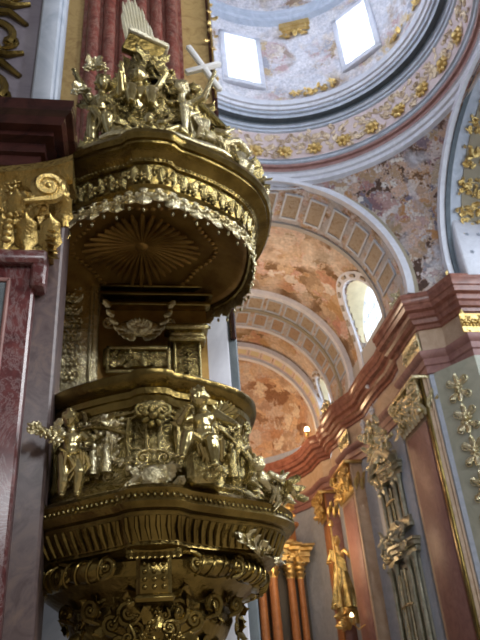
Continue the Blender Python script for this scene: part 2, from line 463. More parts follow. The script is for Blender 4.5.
WIN_A = [78.0 + 22.6 - 60 * k for k in range(6)]
drum = MB().revolve([(5.45, 24.6), (5.45, 30.6), (6.15, 30.6), (6.15, 24.6)], DC, 0, 360, 96, closed_prof=True)
drum_o = struct('wall_dome', drum, 'dome_fresco')
cs = []
for a in WIN_A:
    M = Matrix.Translation((DC[0], DC[1], 0)) @ Matrix.Rotation(R(a), 4, 'Z')
    cs.append(MB().box(4.6, 6.8, -0.78, 0.78, 25.85, 28.95, M))
cut(drum_o, cs)
struct('ceiling_dome', MB().revolve([(5.6 * math.cos(R(t_)), 30.9 + 4.2 * math.sin(R(t_))) for t_ in range(0, 91, 6)], DC, 0, 360, 72), 'dome_fresco')
ringprof([(5.5, 30.2), (5.2, 30.35), (5.15, 30.5), (5.0, 30.6), (4.98, 30.8), (5.6, 30.95)], 'cool_stone', 'trim_9')
for k, a in enumerate(WIN_A):
    M = Matrix.Translation((DC[0], DC[1], 0)) @ Matrix.Rotation(R(a), 4, 'Z')
    f = MB()
    for (x0, x1, z0, z1) in ((-1.02, -0.76, 25.7, 29.2), (0.76, 1.02, 25.7, 29.2), (-1.02, 1.02, 28.93, 29.2), (-1.02, 1.02, 25.6, 25.87)):
        f.box(5.22, 6.12, x0, x1, z0, z1, M, 0.03)
    win = struct('window_%d' % (k + 1), f, 'white_stone')
    g = MB().box(5.95, 5.97, -0.77, 0.77, 25.86, 28.94, M)
    gl = obj('window_pane', g, 'window_glass', win)
    bars = MB()
    for y_ in (-0.28, 0.28): bars.box(5.97, 6.0, y_ - .015, y_ + .015, 25.86, 28.94, M)
    obj('glazing_bar', bars, 'cool_stone', win)

# ---- pendentives, four corners
CZ, CR, CX = 16.1, 5.1, 5.9
HY = 22.7 - DC[1]; HX = 12.6 - DC[0]

def side_curve(t, sx, sy):
    """boundary of one pendentive from the far arch crown (t=0) over the corner (t=.5) to the side arch crown (t=1)"""
    if t < 0.46:
        a = R(90 - 90 * t / 0.46); return Vector((DC[0] + sx * (5.5 * math.cos(a) + 0.0), DC[1] + sy * HY, CZ - .2 + 5.35 * math.sin(a)))
    if t > 0.54:
        a = R(90 * (t - 0.54) / 0.46); return Vector((DC[0] + sx * HX, DC[1] + sy * (5.98 * math.cos(a)), CZ - .2 + 5.35 * math.sin(a)))
    u = (t - 0.46) / 0.08
    p0 = Vector((DC[0] + sx * 5.5, DC[1] + sy * HY, CZ - .2)); p1 = Vector((DC[0] + sx * HX, DC[1] + sy * 5.98, CZ - .2))
    return p0.lerp(p1, u)

for k, (sx, sy) in enumerate(((1, 1), (1, -1), (-1, -1), (-1, 1))):
    mb = MB(); n, mm = 60, 14; vs = []
    for i in range(n + 1):
        t_ = i / n; a = R(90 - 90 * t_)
        top = Vector((DC[0] + sx * 6.95 * math.cos(a), DC[1] + sy * 6.95 * math.sin(a), 21.08))
        bot = side_curve(t_, sx, sy)
        dv = (top - bot).length
        for j in range(mm + 1):
            s_ = j / mm; p = bot.lerp(top, s_)
            o_ = Vector((p.x - DC[0], p.y - DC[1], 0)).normalized() * (0.22 * dv * 4 * s_ * (1 - s_) * 0.5)
            vs.append(p + o_)
    sk = [side_curve(.40 + .2 * i / 20, sx, sy) for i in range(21)]
    mb.add([tuple(q) for q in sk] + [(q.x, q.y, 15.2) for q in sk], [(i, i + 1, 22 + i, 21 + i) for i in range(20)])
    fs = [(i * (mm + 1) + j, (i + 1) * (mm + 1) + j, (i + 1) * (mm + 1) + j + 1, i * (mm + 1) + j + 1) for i in range(n) for j in range(mm)]
    mb.add(vs, fs); struct('ceiling_pendentive', mb, 'pendentive_fresco', 60)

def arch_band(r0, r1, y0, y1, cx=CX, cz=CZ, a0=-8, a1=188, n=64, axis='y', rz=1.0):
    """half-ring solid between radii r0,r1 and depths y0,y1, arch opening along axis"""
    vs = []; fs = []
    for i in range(n + 1):
        a = R(a0 + (a1 - a0) * i / n)
        for (r, y) in ((r0, y0), (r0, y1), (r1, y1), (r1, y0)):
            if axis == 'y': vs.append((cx + r * math.cos(a), y, cz + r * math.sin(a)))
            else: vs.append((y, cx + r * math.cos(a), cz + r * rz * math.sin(a)))
    for i in range(n):
        for k in range(4): fs.append((i * 4 + k, (i + 1) * 4 + k, (i + 1) * 4 + (k + 1) % 4, i * 4 + (k + 1) % 4))
    fs.append((0, 1, 2, 3)); fs.append((n * 4 + 3, n * 4 + 2, n * 4 + 1, n * 4))
    return MB().add(vs, fs)

# far crossing arch and choir vault
struct('trim_10', arch_band(5.12, 5.42, 22.45, 22.75), 'white_stone')
struct('trim_11', arch_band(5.42, 5.62, 22.5, 22.8), 'olive_plaster')
struct('trim_12', arch_band(5.1, 5.9, 22.74, 25.2), 'arch_fresco')
struct('trim_13', arch_band(5.02, 5.3, 25.15, 25.4), 'wall_plaster')

def arch_panels(y0, y1, r, deg, span, mat, frame_mat='wall_plaster'):
    o = MB(); f = MB()
    for d in deg:
        o.add(arch_band(r - 0.02, r + 0.05, y0, y1, a0=d - span / 2, a1=d + span / 2, n=6).v, arch_band(r - .02, r + .05, y0, y1, a0=d - span / 2, a1=d + span / 2, n=6).f)
        for (ya, yb, da, db) in ((y0 - .1, y0, -1, 1), (y1, y1 + .1, -1, 1)):
            q = arch_band(r - 0.06, r + 0.05, ya, yb, a0=d - span / 2 - 1, a1=d + span / 2 + 1, n=6); f.add(q.v, q.f)
        for da in (-span / 2 - 1, span / 2):
            q = arch_band(r - 0.06, r + 0.05, y0, y1, a0=d + da, a1=d + da + 1, n=2); f.add(q.v, q.f)
    return o, f

TRIM = [14]
def trim(mb, mat, smooth=40):
    o = struct('trim_%d' % TRIM[0], mb, mat, smooth); TRIM[0] += 1; return o

o_, f_ = arch_panels(23.2, 24.7, 5.1, range(12, 170, 13), 7.5, None)
trim(o_, 'coffer_paint'); trim(f_, 'cool_stone')

bays = []
for (y0, y1, lun) in ((25.4, 31.2, (28.35, 1.95, 2.6)), (34.7, 36.9, None)):
    v = struct('ceiling_vault', arch_band(5.32, 5.7, y0, y1), 'vault_fresco'); bays.append(v)
cutp = []
def lunette(yc, w_, h, z0, x0, x1, n=20):
    pts = [(yc + w_, z0), (yc + w_, z0 + h * 0.45)]
    pts = [(yc - w_, z0)] + [(yc - w_ * math.cos(PI * i / n), z0 + h * 0.45 + h * 0.55 * math.sin(PI * i / n)) for i in range(n + 1)] + [(yc + w_, z0)]
    q = len(pts); vs = [(x0, y, z) for y, z in pts] + [(x1, y, z) for y, z in pts]
    fs = [tuple(range(q)), tuple(reversed(range(q, 2 * q)))] + [(i, i + q, (i + 1) % q + q, (i + 1) % q) for i in range(q)]
    return MB().add(vs, fs), pts
LUN = [(27.4, 1.9, 4.75, 14.4), (35.9, 0.95, 3.4, 15.0)]
for i, (yc, w_, h, z0) in enumerate(LUN):
    c_, pts = lunette(yc, w_, h, z0, 8.5, 12.4)
    cut(bays[i], [c_])
    # reveal strip and its raised rim
    rv = MB(); q = len(pts)
    out = [(yc + (y - yc) * 1.0, z) for y, z in pts]
    vs = [(10.0 + 0.0, y, z) for y, z in pts]
    def xin(z): return CX + math.sqrt(max(0.2, 5.32 ** 2 - max(0, z - CZ) ** 2)) - 0.12
    XW = 12.0
    vs = [(xin(z), y, z) for y, z in pts] + [(11.5, y, z) for y, z in pts] + [(11.5, yc + (y - yc) * 1.24, z + .34) for y, z in pts] + [(xin(z + .34), yc + (y - yc) * 1.24, z + .34) for y, z in pts]
    fs = []
    for j in range(q - 1):
        for a_, b_ in ((0, 1), (1, 2), (2, 3), (3, 0)): fs.append((a_ * q + j, a_ * q + j + 1, b_ * q + j + 1, b_ * q + j))
    rv.add(vs, fs); trim(rv, 'white_stone')
    pn = MB()
    for s_ in range(2, q - 3, 1):
        y0_, z0_ = pts[s_]; y1_, z1_ = pts[s_ + 1]
        n_ = Vector((0, yc - (y0_ + y1_) / 2, (z0 + h * .45) - (z0_ + z1_) / 2)).normalized() * 0.03
        xa = xin(z0_) + 0.25; xb = 11.4
        A = [Vector((xa, y0_, z0_)) + n_, Vector((xb, y0_, z0_)) + n_, Vector((xb, y1_, z1_)) + n_, Vector((xa, y1_, z1_)) + n_]
        B = [v_ - n_ * 1.5 for v_ in A]
        pn.add(A + B, [(0, 1, 2, 3), (7, 6, 5, 4), (0, 4, 5, 1), (1, 5, 6, 2), (2, 6, 7, 3), (3, 7, 4, 0)])
    trim(pn, 'cream_panel')
    ob = MB()                                          # small panels on the face of the lunette rim
    for s_ in range(1, q - 2, 2):
        y0_, z0_ = pts[s_]; y1_, z1_ = pts[s_ + 1]
        c0 = Vector((xin(z0_ + .17) - .03, yc + (y0_ - yc) * 1.12, z0_ + .17)); c1 = Vector((xin(z1_ + .17) - .03, yc + (y1_ - yc) * 1.12, z1_ + .17))
        ob.tube([c0.lerp(c1, .1), c0.lerp(c1, .9)], .09, 6)
    trim(ob, 'coffer_paint')
    wf = MB(); yw = yc
    wf.box(11.45, 11.55, yc - w_, yc - w_ + .1, z0, z0 + h * .5); wf.box(11.45, 11.55, yc + w_ - .1, yc + w_, z0, z0 + h * .5)
    for yy in (-.5, 0, .5): wf.box(11.48, 11.52, yc + yy * w_ - .02, yc + yy * w_ + .02, z0, z0 + h * .93)
    for zz in (.25, .5, .75): wf.box(11.48, 11.52, yc - w_ * .95, yc + w_ * .95, z0 + h * zz - .02, z0 + h * zz + .02)
    win = struct('window_%d' % (7 + i), wf, 'cool_stone')
    vs = [(11.53, y, z) for y, z in pts]
    obj('window_pane', MB().add(vs, [tuple(range(len(vs)))]), 'window_glass', win)

trim(arch_band(5.02, 5.3, 31.1, 31.4), 'white_stone')
trim(arch_band(5.1, 5.8, 31.35, 34.6), 'arch_fresco')
trim(arch_band(4.98, 5.2, 32.75, 32.95), 'olive_plaster')
o_, f_ = arch_panels(31.6, 32.6, 5.1, range(10, 172, 12), 8, None); trim(o_, 'coffer_paint'); trim(f_, 'cool_stone')
o_, f_ = arch_panels(33.2, 34.3, 5.1, range(16, 172, 12), 7, None); trim(o_, 'coffer_brown'); trim(f_, 'cool_stone')
trim(arch_band(5.02, 5.3, 34.55, 34.8), 'white_stone')
trim(arch_band(4.95, 5.25, 36.8, 37.1), 'white_stone')
trim(arch_band(5.1, 5.8, 37.0, 38.2), 'arch_fresco')
o_, f_ = arch_panels(37.3, 37.9, 5.1, range(10, 172, 9), 6, None); trim(o_, 'cream_panel'); trim(f_, 'pink_stone')
trim(arch_band(4.9, 5.25, 38.1, 38.4), 'white_stone')
# apse: quarter dome and round wall
ap = MB(); vs = []; n, mm = 40, 16
for i in range(n + 1):
    a = PI * i / n
    for j in range(mm + 1):
        b_ = PI / 2 * j / mm; vs.append((CX + 5.2 * math.cos(a) * math.cos(b_), 38.3 + 5.2 * math.sin(a) * math.cos(b_), CZ + 5.2 * math.sin(b_)))
ap.add(vs, [(i * (mm + 1) + j, (i + 1) * (mm + 1) + j, (i + 1) * (mm + 1) + j + 1, i * (mm + 1) + j + 1) for i in range(n) for j in range(mm)])
struct('ceiling_apse', ap, 'apse_fresco', 80)
struct('wall_apse', MB().revolve([(5.3, -1.6), (5.3, 16.15)], (CX, 38.3), 0, 180, 40), 'blue_grey_stone')

# side (right) crossing arch and transept
trim(arch_band(5.72, 5.98, 12.42, 12.65, cx=DC[1], cz=CZ - .1, axis='x', rz=.92), 'white_stone')
trim(arch_band(5.64, 5.9, 12.66, 12.85, cx=DC[1], cz=CZ - .1, axis='x', rz=.92), 'painted_shade_stone')  # shadow beside the arch edge, built as a dark coloured band
trim(arch_band(5.7, 6.4, 12.86, 15.0, cx=DC[1], cz=CZ - .1, axis='x', rz=.92), 'cool_stone')
trim(arch_band(5.66, 5.8, 13.35, 14.5, cx=DC[1], cz=CZ - .1, axis='x', rz=.92), 'olive_plaster')
w = struct('wall_transept', MB().box(17.6, 18.0, 8.5, 24, -1.6, 24), 'white_stone')
cut(w, [MB().box(17, 18.5, 12.5, 19.0, 12, 18.5)])
struct('wall_transept_end', MB().box(15.0, 18, 22.4, 22.9, -1.6, 24), 'white_stone')
struct('ceiling_transept', arch_band(5.7, 6.2, 15.0, 17.7, cx=DC[1], cz=CZ, axis='x'), 'white_stone')
w = MB().box(12.92, 15.2, 21.0, 22.4, 15.3, 18.3, None, .05)
struct('wall_embrasure', w, 'white_stone')
em = MB()
for i in range(3):
    for z in (16.4, 17.3): em.rosette(frame((13.4 + .5 * i, 20.99, z), (0, -1, 0), (1, 0, 0)), .09, 5)
trim(em, 'blue_grey_stone')
# left and near crossing arches
trim(arch_band(5.3, 6.2, -3.4, -1.0, cx=DC[1], cz=CZ - .1, axis='x'), 'arch_fresco')
trim(arch_band(5.3, 6.2, 7.0, 8.85, cx=DC[0], cz=CZ - .1), 'arch_fresco')
struct('wall_crossing_left', MB().box(-3.9, -3.5, 8.5, 24, -1.6, 24), 'wall_plaster')

# ---- entablature on the far right pier and the choir wall.  Path = cornice edge
def arc_pts(p0, p1, bulge, n=8):
    p0 = Vector(p0); p1 = Vector(p1); d = p1 - p0; nn = Vector((-d.y, d.x)).normalized()
    return [tuple(p0 + d * (i / n) + nn * bulge * 4 * (i / n) * (1 - i / n)) for i in range(n + 1)]

path = [(16.5, 20.95), (14.4, 21.02), (12.2, 21.05), (11.72, 22.3), (10.68, 22.66), (10.58, 26.2), (10.98, 26.35)]
path += arc_pts((11.06, 27.6), (10.9, 31.5), 0.10)
path += [(10.42, 32.9), (10.30, 33.2), (10.22, 35.2), (10.5, 35.35)]
path += arc_pts((10.5, 35.5), (10.45, 37.2), 0.12, 5)
path += [(10.1, 37.6), (10.0, 38.4)]
path += [(CX + 4.1 * math.cos(R(d)), 38.6 + 4.1 * math.sin(R(d))) for d in range(12, 181, 12)]
path_r = path           # walking away from the camera the room lies on the left: positive outset = into the room
ZT = 15.4
def ent(path, dz=0.0):
    cor = [(-.68, ZT - 1.45), (-.60, ZT - 1.42), (-.58, ZT - 1.28), (-.46, ZT - 1.24), (-.40, ZT - 1.08), (-.30, ZT - 1.02), (-.30, ZT - .80),
           (-.14, ZT - .74), (-.12, ZT - .52), (-.07, ZT - .48), (-.05, ZT - .30), (0, ZT - .22), (0, ZT - .04), (-.08, ZT), (-.9, ZT + .02)]
    fri = [(-.70, ZT - 2.45), (-.70, ZT - 1.43)]
    arc = [(-.74, ZT - 3.40), (-.66, ZT - 3.38), (-.66, ZT - 3.08), (-.60, ZT - 3.04), (-.60, ZT - 2.78), (-.50, ZT - 2.70), (-.44, ZT - 2.56), (-.44, ZT - 2.48), (-.72, ZT - 2.44)]
    return cor, fri, arc
cor, fri, arc = ent(path_r)
trim(MB().sweep(path_r, cor), 'cornice_marble', 30)
trim(MB().sweep(path_r, fri), 'peach_marble', 30)
trim(MB().sweep(path_r, arc), 'rose_marble', 30)
struct('wall_choir_right', MB().sweep(path_r, [(-.74, -1.6), (-.74, ZT - 3.38)]), 'blue_grey_stone', 30)
# wall above the cornice below the vault springing
trim(MB().sweep([(11.05, 22.72), (11.05, 25.4)], [(0, ZT), (0, 16.6)]), 'white_stone')
trim(MB().box(11.16, 12.6, 25.4, 31.2, 14.9, 16.45, None, .03), 'wall_plaster')
trim(MB().box(11.16, 12.6, 34.7, 36.9, 14.9, 16.3, None, .03), 'wall_plaster')
# left choir wall, mirrored and plain
struct('wall_choir_left', MB().box(0.2, 0.8, 22.7, 38.4, -1.6, 16.2), 'blue_grey_stone')
trim(MB().sweep([(1.25, 38.4), (1.25, 22.7), (-1, 21.5), (-3.5, 21.5)], [(-.9, ZT - 1.45), (-.5, ZT - 1.3), (-.3, ZT - .9), (0, ZT - .3), (0, ZT), (-.9, ZT)]), 'cornice_marble', 30)

# ---- near left crossing pier carrying the pulpit
PXR = 1.27; PY0 = 7.95
pier = MB().box(-3.2, PXR, PY0, 10.6, -1.6, 21.5)
struct('wall_pier', pier, 'mottled_grey_marble')


# ================================================================== ORDER ON THE NEAR PIER (upper stage behind the pulpit canopy)
t = thing('fluted_pilaster', 'tall red marble fluted pilaster with ochre border behind the pulpit crown', 'pilaster', (0.15, PY0 - .1, 5.6))
obj('border_slab', MB().box(-1.3, PXR - .02, PY0 - .06, PY0 + .02, 5.6, 15), 'ochre_marble', t)
fl = MB()
for i in range(6):
    x0 = -0.88 + i * 0.27
    fl.tube([(x0 + .13, PY0 - .12, 5.6), (x0 + .13, PY0 - .12, 15)], 0.12, 14)
fl.box(-0.93, 0.78, PY0 - .13, PY0 - .02, 5.6, 15)
obj('shaft', fl, 'red_marble', t)
e = MB().box(PXR - .03, PXR + .05, PY0 - .12, PY0 + .1, 4.6, 15, None, .02)
obj('corner_bead', e, 'dark_red_marble', t)
od = MB(); rr = random.Random(3); od.tube([(PXR + .02, PY0 - .13, 9.2), (PXR + .02, PY0 - .13, 14.4)], .02, 6)
scatter(od, plane_fn((PXR - .02, PY0 - .14, 9.3), (0.09, 0, 0), (0, 0, 5), (0, -1, 0)), 40, 0.07, rr, 'llr')
obj('leaf_garland', od, 'bright_gold', t)

t = thing('lower_pilaster', 'pale grey marble slab edge of the pier right of the pulpit basket', 'pilaster', (0.9, PY0 - .1, -1.6))
obj('shaft', MB().box(0.55, PXR - .06, PY0 - .10, PY0 + .02, -1.6, 5.3, None, .02), 'white_stone', t)
obj('edge_strip', MB().box(PXR - .07, PXR + .06, PY0 - .06, PY0 + .3, -1.6, 5.3, None, .02), 'slate_marble', t)
t = thing('lower_pilaster', 'violet grey marble slab of the pier left below the pulpit', 'pilaster', (-0.9, PY0 - .1, -1.6))
obj('shaft', MB().box(-1.5, -0.35, PY0 - .10, PY0 + .02, -1.6, 5.3, None, .02), 'blue_grey_stone', t)

# ================================================================== SIDE ORDER AT THE LEFT EDGE (nearest to the camera)
FX, FY = -0.76, 5.35
t = thing('side_pilaster', 'mottled grey and red marble pilaster at the left edge with gilded capital', 'pilaster', (-1.5, 5.9, -1.6))
obj('pier_body', MB().box(-3.6, FX + .07, FY + .12, 6.0, -1.6, 5.1, None, .02), 'mottled_grey_marble', t)
rp = MB().box(-3.6, -0.90, FY - .02, FY + .14, -1.6, 3.93, None, .02)
rp.box(-3.6, -0.80, FY - .09, FY + .12, 3.88, 4.02, None, .02)
rp.box(-0.93, -0.80, FY - .075, FY + .115, 3.64, 3.90, None, .02)
obj('panel_frame', rp, 'deep_red_marble', t)
pf = MB()
pf.box(-1.135, -1.10, FY - .055, FY, -1.6, 3.72, None, .01); pf.box(-3.4, -1.10, FY - .055, FY, 3.69, 3.73, None, .01)
obj('panel_moulding', pf, 'rose_marble', t)
obj('inset_panel', MB().box(-3.4, -1.14, FY - .04, FY, -1.6, 3.68), 'slate_marble', t)
# capital
CXr = -0.70
cap = MB()
cap.box(-3.4, CXr - .06, FY + .02, FY + .6, 4.0, 4.95)
obj('capital_bell', cap, 'capital_gold', t)
ab = MB(); vs = []; n = 16
for i in range(n + 1):
    u = i / n; x = -2.3 + u * (CXr + .09 + 2.3); yy = FY - .25 + 0.20 * math.sin(PI * u) ** .8
    for (dy, z) in ((0.12, 4.80), (0.04, 4.86), (0.02, 4.91), (-.04, 4.95), (-.04, 5.03), (0.6, 5.03)): vs.append((x, yy + dy, z))
ab.add(vs, [(i * 6 + k, i * 6 + k + 1, (i + 1) * 6 + k + 1, (i + 1) * 6 + k) for i in range(n) for k in range(5)] + [tuple(n * 6 + k for k in range(6))])
obj('abacus', ab, 'capital_gold', t)
vl = MB()
M = frame((CXr - .13, FY - .2, 4.68), (0.25, -1, -.1), (1, 0.2, 0))
vl.scroll(M, 0.15, 1.8, 0.045, 0.2, 26, 1); vl.ell((0, 0, -.02), (.16, .16, .05), 18, 6, M)
obj('volute', vl, 'capital_gold', t); vl = MB()
M = frame((CXr + .02, FY - .08, 4.70), (1, -.15, 0), (0, -1, 0)); vl.scroll(M, 0.13, 1.7, 0.035, 0.1, 22, 1)
obj('volute', vl, 'capital_gold', t); vl = MB()
M = frame((-2.1, FY - .2, 4.70), (-.25, -1, -.1), (-1, 0.2, 0)); vl.scroll(M, 0.15, 1.8, 0.045, 0.2, 26, -1)
obj('volute', vl, 'capital_gold', t)
lv = MB()
for i in range(8):
    x = -2.3 + i * .215
    lv.leaf(frame((x, FY, 4.05), (0, -1, 0), (0, 0, 1)), .42, .10, .16)
    lv.leaf(frame((x + .11, FY - .02, 4.35), (0, -1, 0), (0, 0, 1)), .36, .08, .2)
for i in range(5): lv.leaf(frame((CXr - .08, FY + .06 + i * .1, 4.2 + .12 * (i % 2)), (1, -.2, 0), (0, 0, 1)), .5, .09, .1)
obj('acanthus_leaf_row', lv, 'capital_gold', t)
rr = random.Random(5)
dp = MB()
scatter(dp, plane_fn((-1.6, FY - .06, 4.4), (.85, 0, 0), (0, 0, .45), (0, -1, 0)), 26, .10, rr, 'lsrb')
for k in range(7): dp.leaf(frame((CXr - .14 + .01 * k, FY - .02, 4.55 - .08 * k), (.5, -1, 0), (.2, 0, -1)), .2, .05, .12)
for k in range(5): dp.ell((-1.17, FY - .1, 4.12 + k * .07), (.05, .04, .04), 10, 6)
obj('capital_relief', dp, 'capital_gold', t)

# entablature over it
t = thing('side_entablature', 'dark red marble cornice above the gilded capital at the left edge', 'cornice', (-1.5, 5.4, 5.12))
pth = [(-.62, 6.1), (-.62, 4.92), (-3.6, 4.92)]
prof = [(-.6, 5.12), (-.32, 5.12), (-.32, 5.30), (-.28, 5.32), (-.28, 5.48), (-.20, 5.52), (-.20, 5.60), (-.12, 5.62), (-.08, 5.72), (-.02, 5.76), (0, 5.86), (0, 5.93), (-.6, 5.93)]
prof = [(o__, 5.03 + (z - 5.12) * .74) for o__, z in prof]
obj('cornice_moulding', MB().sweep(pth, prof), 'dark_red_marble', t, 30)
obj('core_block', MB().box(-3.6, -1.0, 5.3, 6.1, 5.03, 5.64), 'dark_red_marble', t)
# attic above
t = thing('attic_panel', 'grey attic panel with gilded strapwork at the upper left corner', 'panel', (-1.8, 5.7, 5.95))
obj('corner_pier', MB().box(-1.12, -0.90, 5.30, 5.62, 5.62, 11, None, .02).box(-0.92, -0.86, 5.36, 5.62, 5.62, 11, None, .02), 'cool_stone', t)
obj('back_slab', MB().box(-3.6, -1.10, 5.42, 5.62, 5.62, 11), 'lilac_marble', t)
og = MB(); rr = random.Random(12)
for j in range(4):
    zc = 6.30 + j * .9
    pts = [(-1.75 + .33 * math.cos(a) * (1 - .0 * a), 5.40, zc + .27 * math.sin(a)) for a in [R(x) for x in range(-30, 320, 20)]]
    og.tube(pts, .05, 6)
    og.tube([(-1.28, 5.4, zc + .22), (-1.5, 5.38, zc + .42), (-1.8, 5.38, zc + .40), (-2.1, 5.4, zc + .2)], [.03, .05, .05, .03], 6)
    og.tube([(-1.28, 5.4, zc + .62), (-1.45, 5.38, zc + .55), (-1.75, 5.38, zc + .65), (-2.1, 5.4, zc + .8)], [.03, .045, .05, .03], 6)
    og.ell((-1.75, 5.40, zc + .72), (.09, .04, .08), 10, 6)
    og.scroll(frame((-1.45, 5.4, zc - .1), (0, -1, 0), (1, 0, 0)), .1, 1.5, .03, .15, 14)
obj('strapwork', og, 'brown_gold', t)

# ================================================================== PULPIT
PC = (0.15, 6.32); CC = (0.15, 6.78)
pulpit = thing('pulpit', 'gilded baroque pulpit with round basket and fringed canopy on the near pier', 'pulpit', (0.15, 6.9, 0.5))
G = 'old_gold'
def bumpf(amp, w=9, c0=-90):
    def f(a, r, z):
        d = abs((math.degrees(a) - c0 + 180) % 360 - 180)
        k = 1 / (1 + math.exp((d - w) * 1.2))
        return amp * k + 0.02 * math.cos(R(d) * 6)
    return f
def polar(c, r, a, z):
    return Vector((c[0] + r * math.cos(R(a)), c[1] + r * math.sin(R(a)), z))
def rad_fn(c, r, a0, a1, z0, z1, bf=None, r2=None):
    r2 = r if r2 is None else r2
    def f(u, v):
        a = a0 + (a1 - a0) * u; rr_ = r + (r2 - r) * v + (bf(R(a), r, 0) if bf else 0)
        n_ = Vector((math.cos(R(a)), math.sin(R(a)), (r - r2) / max(.01, z1 - z0) * .7))
        return polar(c, rr_, a, z0 + (z1 - z0) * v), n_, Vector((-math.sin(R(a)), math.cos(R(a)), 0))
    return f
bf = bumpf(.06)
A0, A1 = -205, 25
# --- basket
basket = obj('basket', MB().revolve([(.0, 1.78), (.90, 1.78), (.90, 2.52), (.86, 2.6), (.80, 2.6), (.80, 1.85), (0, 1.85)], PC, -220, 40, 72), G, pulpit)
hr = MB().revolve([(.88, 2.50), (.93, 2.50), (.945, 2.56), (.965, 2.57), (.97, 2.62), (.94, 2.64), (.97, 2.66), (1.01, 2.68), (1.035, 2.72), (1.035, 2.76), (1.0, 2.79), (.95, 2.80), (.84, 2.80), (.82, 2.6)], PC, -215, 35, 90, bf)
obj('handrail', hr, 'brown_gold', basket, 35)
ba = MB().revolve([(.90, 1.90), (.97, 1.88), (1.0, 1.83), (.98, 1.80), (1.03, 1.78), (1.04, 1.72)], PC, -215, 35, 90, bf); obj('base_moulding', ba, G, basket, 35)
bands = MB()
for z in (2.40, 2.45): bands.revolve([(.90, z - .015), (.925, z - .01), (.925, z + .01), (.90, z + .015)], PC, -215, 35, 72, bf)
obj('fillet', bands, G, basket)
rr = random.Random(21)
# relief panels (four) framed by scrolls, divided by a bracket
for (a0, a1) in ((-150, -102), (-78, -38), (-34, 8), (-200, -155)):
    fr = MB()
    for a in (a0, a1):
        fr.tube([polar(PC, .93, a, 1.9 + i * .05) + Vector((0, 0, 0)) for i in range(11)], [.03 + .012 * math.sin(i * 1.1) for i in range(11)], 8)
    fr.tube([polar(PC, .94, a0 + (a1 - a0) * i / 14, 2.26 + .12 * math.sin(PI * i / 14)) for i in range(15)], .022, 8)
    scatter(fr, rad_fn(PC, .93, a0, a1, 2.30, 2.44), 16, .07, rr, 'lsr')
    obj('panel_frame', fr, G, basket)
    fg = MB(); am = (a0 + a1) / 2
    scatter(fg, rad_fn(PC, .91, a0 + 2, a1 - 2, 1.93, 2.46), 130, .06, rr, 'lbbsr')
    for da in (-11, -3, 6, 13):         # small carved figures of the relief
        b0 = polar(PC, .95, am + da, 1.95); h = rr.uniform(.24, .32)
        fg.tube([b0, b0 + Vector((0, 0, h * .45)), b0 + Vector((0, 0, h * .75)), b0 + Vector((0, 0, h * .83))], [.05, .042, .04, .018], 9)
        fg.ell(b0 + Vector((0, 0, h * .93)), (.026, .026, .032), 10, 7)
        sgn = rr.choice((-1, 1)); tg = Vector((-math.sin(R(am + da)), math.cos(R(am + da)), 0)); no = polar((0, 0), 1, am + da, 0)
        fg.tube([b0 + Vector((0, 0, h * .72)), b0 + tg * .06 * sgn + no * .03 + Vector((0, 0, h * .6)), b0 + tg * .08 * sgn + no * .06 + Vector((0, 0, h * .8))], [.018, .015, .012], 7)
    obj('figure_relief', fg, 'pale_gold' if a0 == -150 else G, basket)
# central bracket
br = MB()
cpt = lambda z, o=0: (PC[0], PC[1] - .98 - o, z)
br.box(PC[0] - .075, PC[0] + .075, PC[1] - 1.0, PC[1] - .88, 1.9, 2.5, None, .02)
br.box(PC[0] - .10, PC[0] + .10, PC[1] - 1.06, PC[1] - .9, 2.38, 2.5, None, .02)
for sx in (-1, 1): br.tube([cpt(1.95 + i * .045, .05) if False else (PC[0] + sx * .05, PC[1] - 1.01, 1.95 + i * .045) for i in range(10)], .02, 8)
M = frame((PC[0], PC[1] - 1.07, 2.34), (0, -1, 0), (1, 0, 0)); br.rosette(M, .10, 7)
for sx in (-1, 1):
    br.scroll(frame((PC[0] + sx * .09, PC[1] - 1.05, 2.42), (0, -1, 0), (sx, 0, 0)), .055, 1.6, .018, .06, 16, sx)
    br.scroll(frame((PC[0] + sx * .08, PC[1] - 1.05, 2.0), (0, -1, 0), (sx, 0, 0)), .06, 1.6, .018, .06, 16, -sx)
for k in range(7): br.leaf(frame((PC[0] - .12 + .04 * k, PC[1] - 1.02, 2.05), (0, -1, 0), (.3 * (k - 3), 0, -1)), .16, .04, .08)
obj('centre_bracket', br, G, basket)
cart = MB(); rr = random.Random(9)
cart.ell((PC[0], PC[1] - 1.10, 1.83), (.11, .05, .10), 14, 8)
scatter(cart, plane_fn((PC[0] - .2, PC[1] - 1.10, 1.7), (.4, 0, 0), (0, 0, .26), (0, -1, 0)), 26, .07, rr, 'lsrb')
obj('cartouche', cart, 'pale_gold', basket)
for a in (-152, -36, 10):
    p = polar(PC, .96, a, 1.92); n_ = polar((0, 0), 1, a, 0)
    g = MB(); g.tube([p + n_ * (.03 + .06 * math.sin(i * .7)) + Vector((0, 0, .06 * i)) for i in range(10)], [.05, .055, .045, .035, .03, .03, .04, .05, .045, .02], 8)
    g.scroll(frame(p + n_ * .07 + Vector((0, 0, .52)), n_, (-n_.y, n_.x, 0)), .06, 1.5, .02, .05, 14)
    obj('console_strip', g, G, basket)
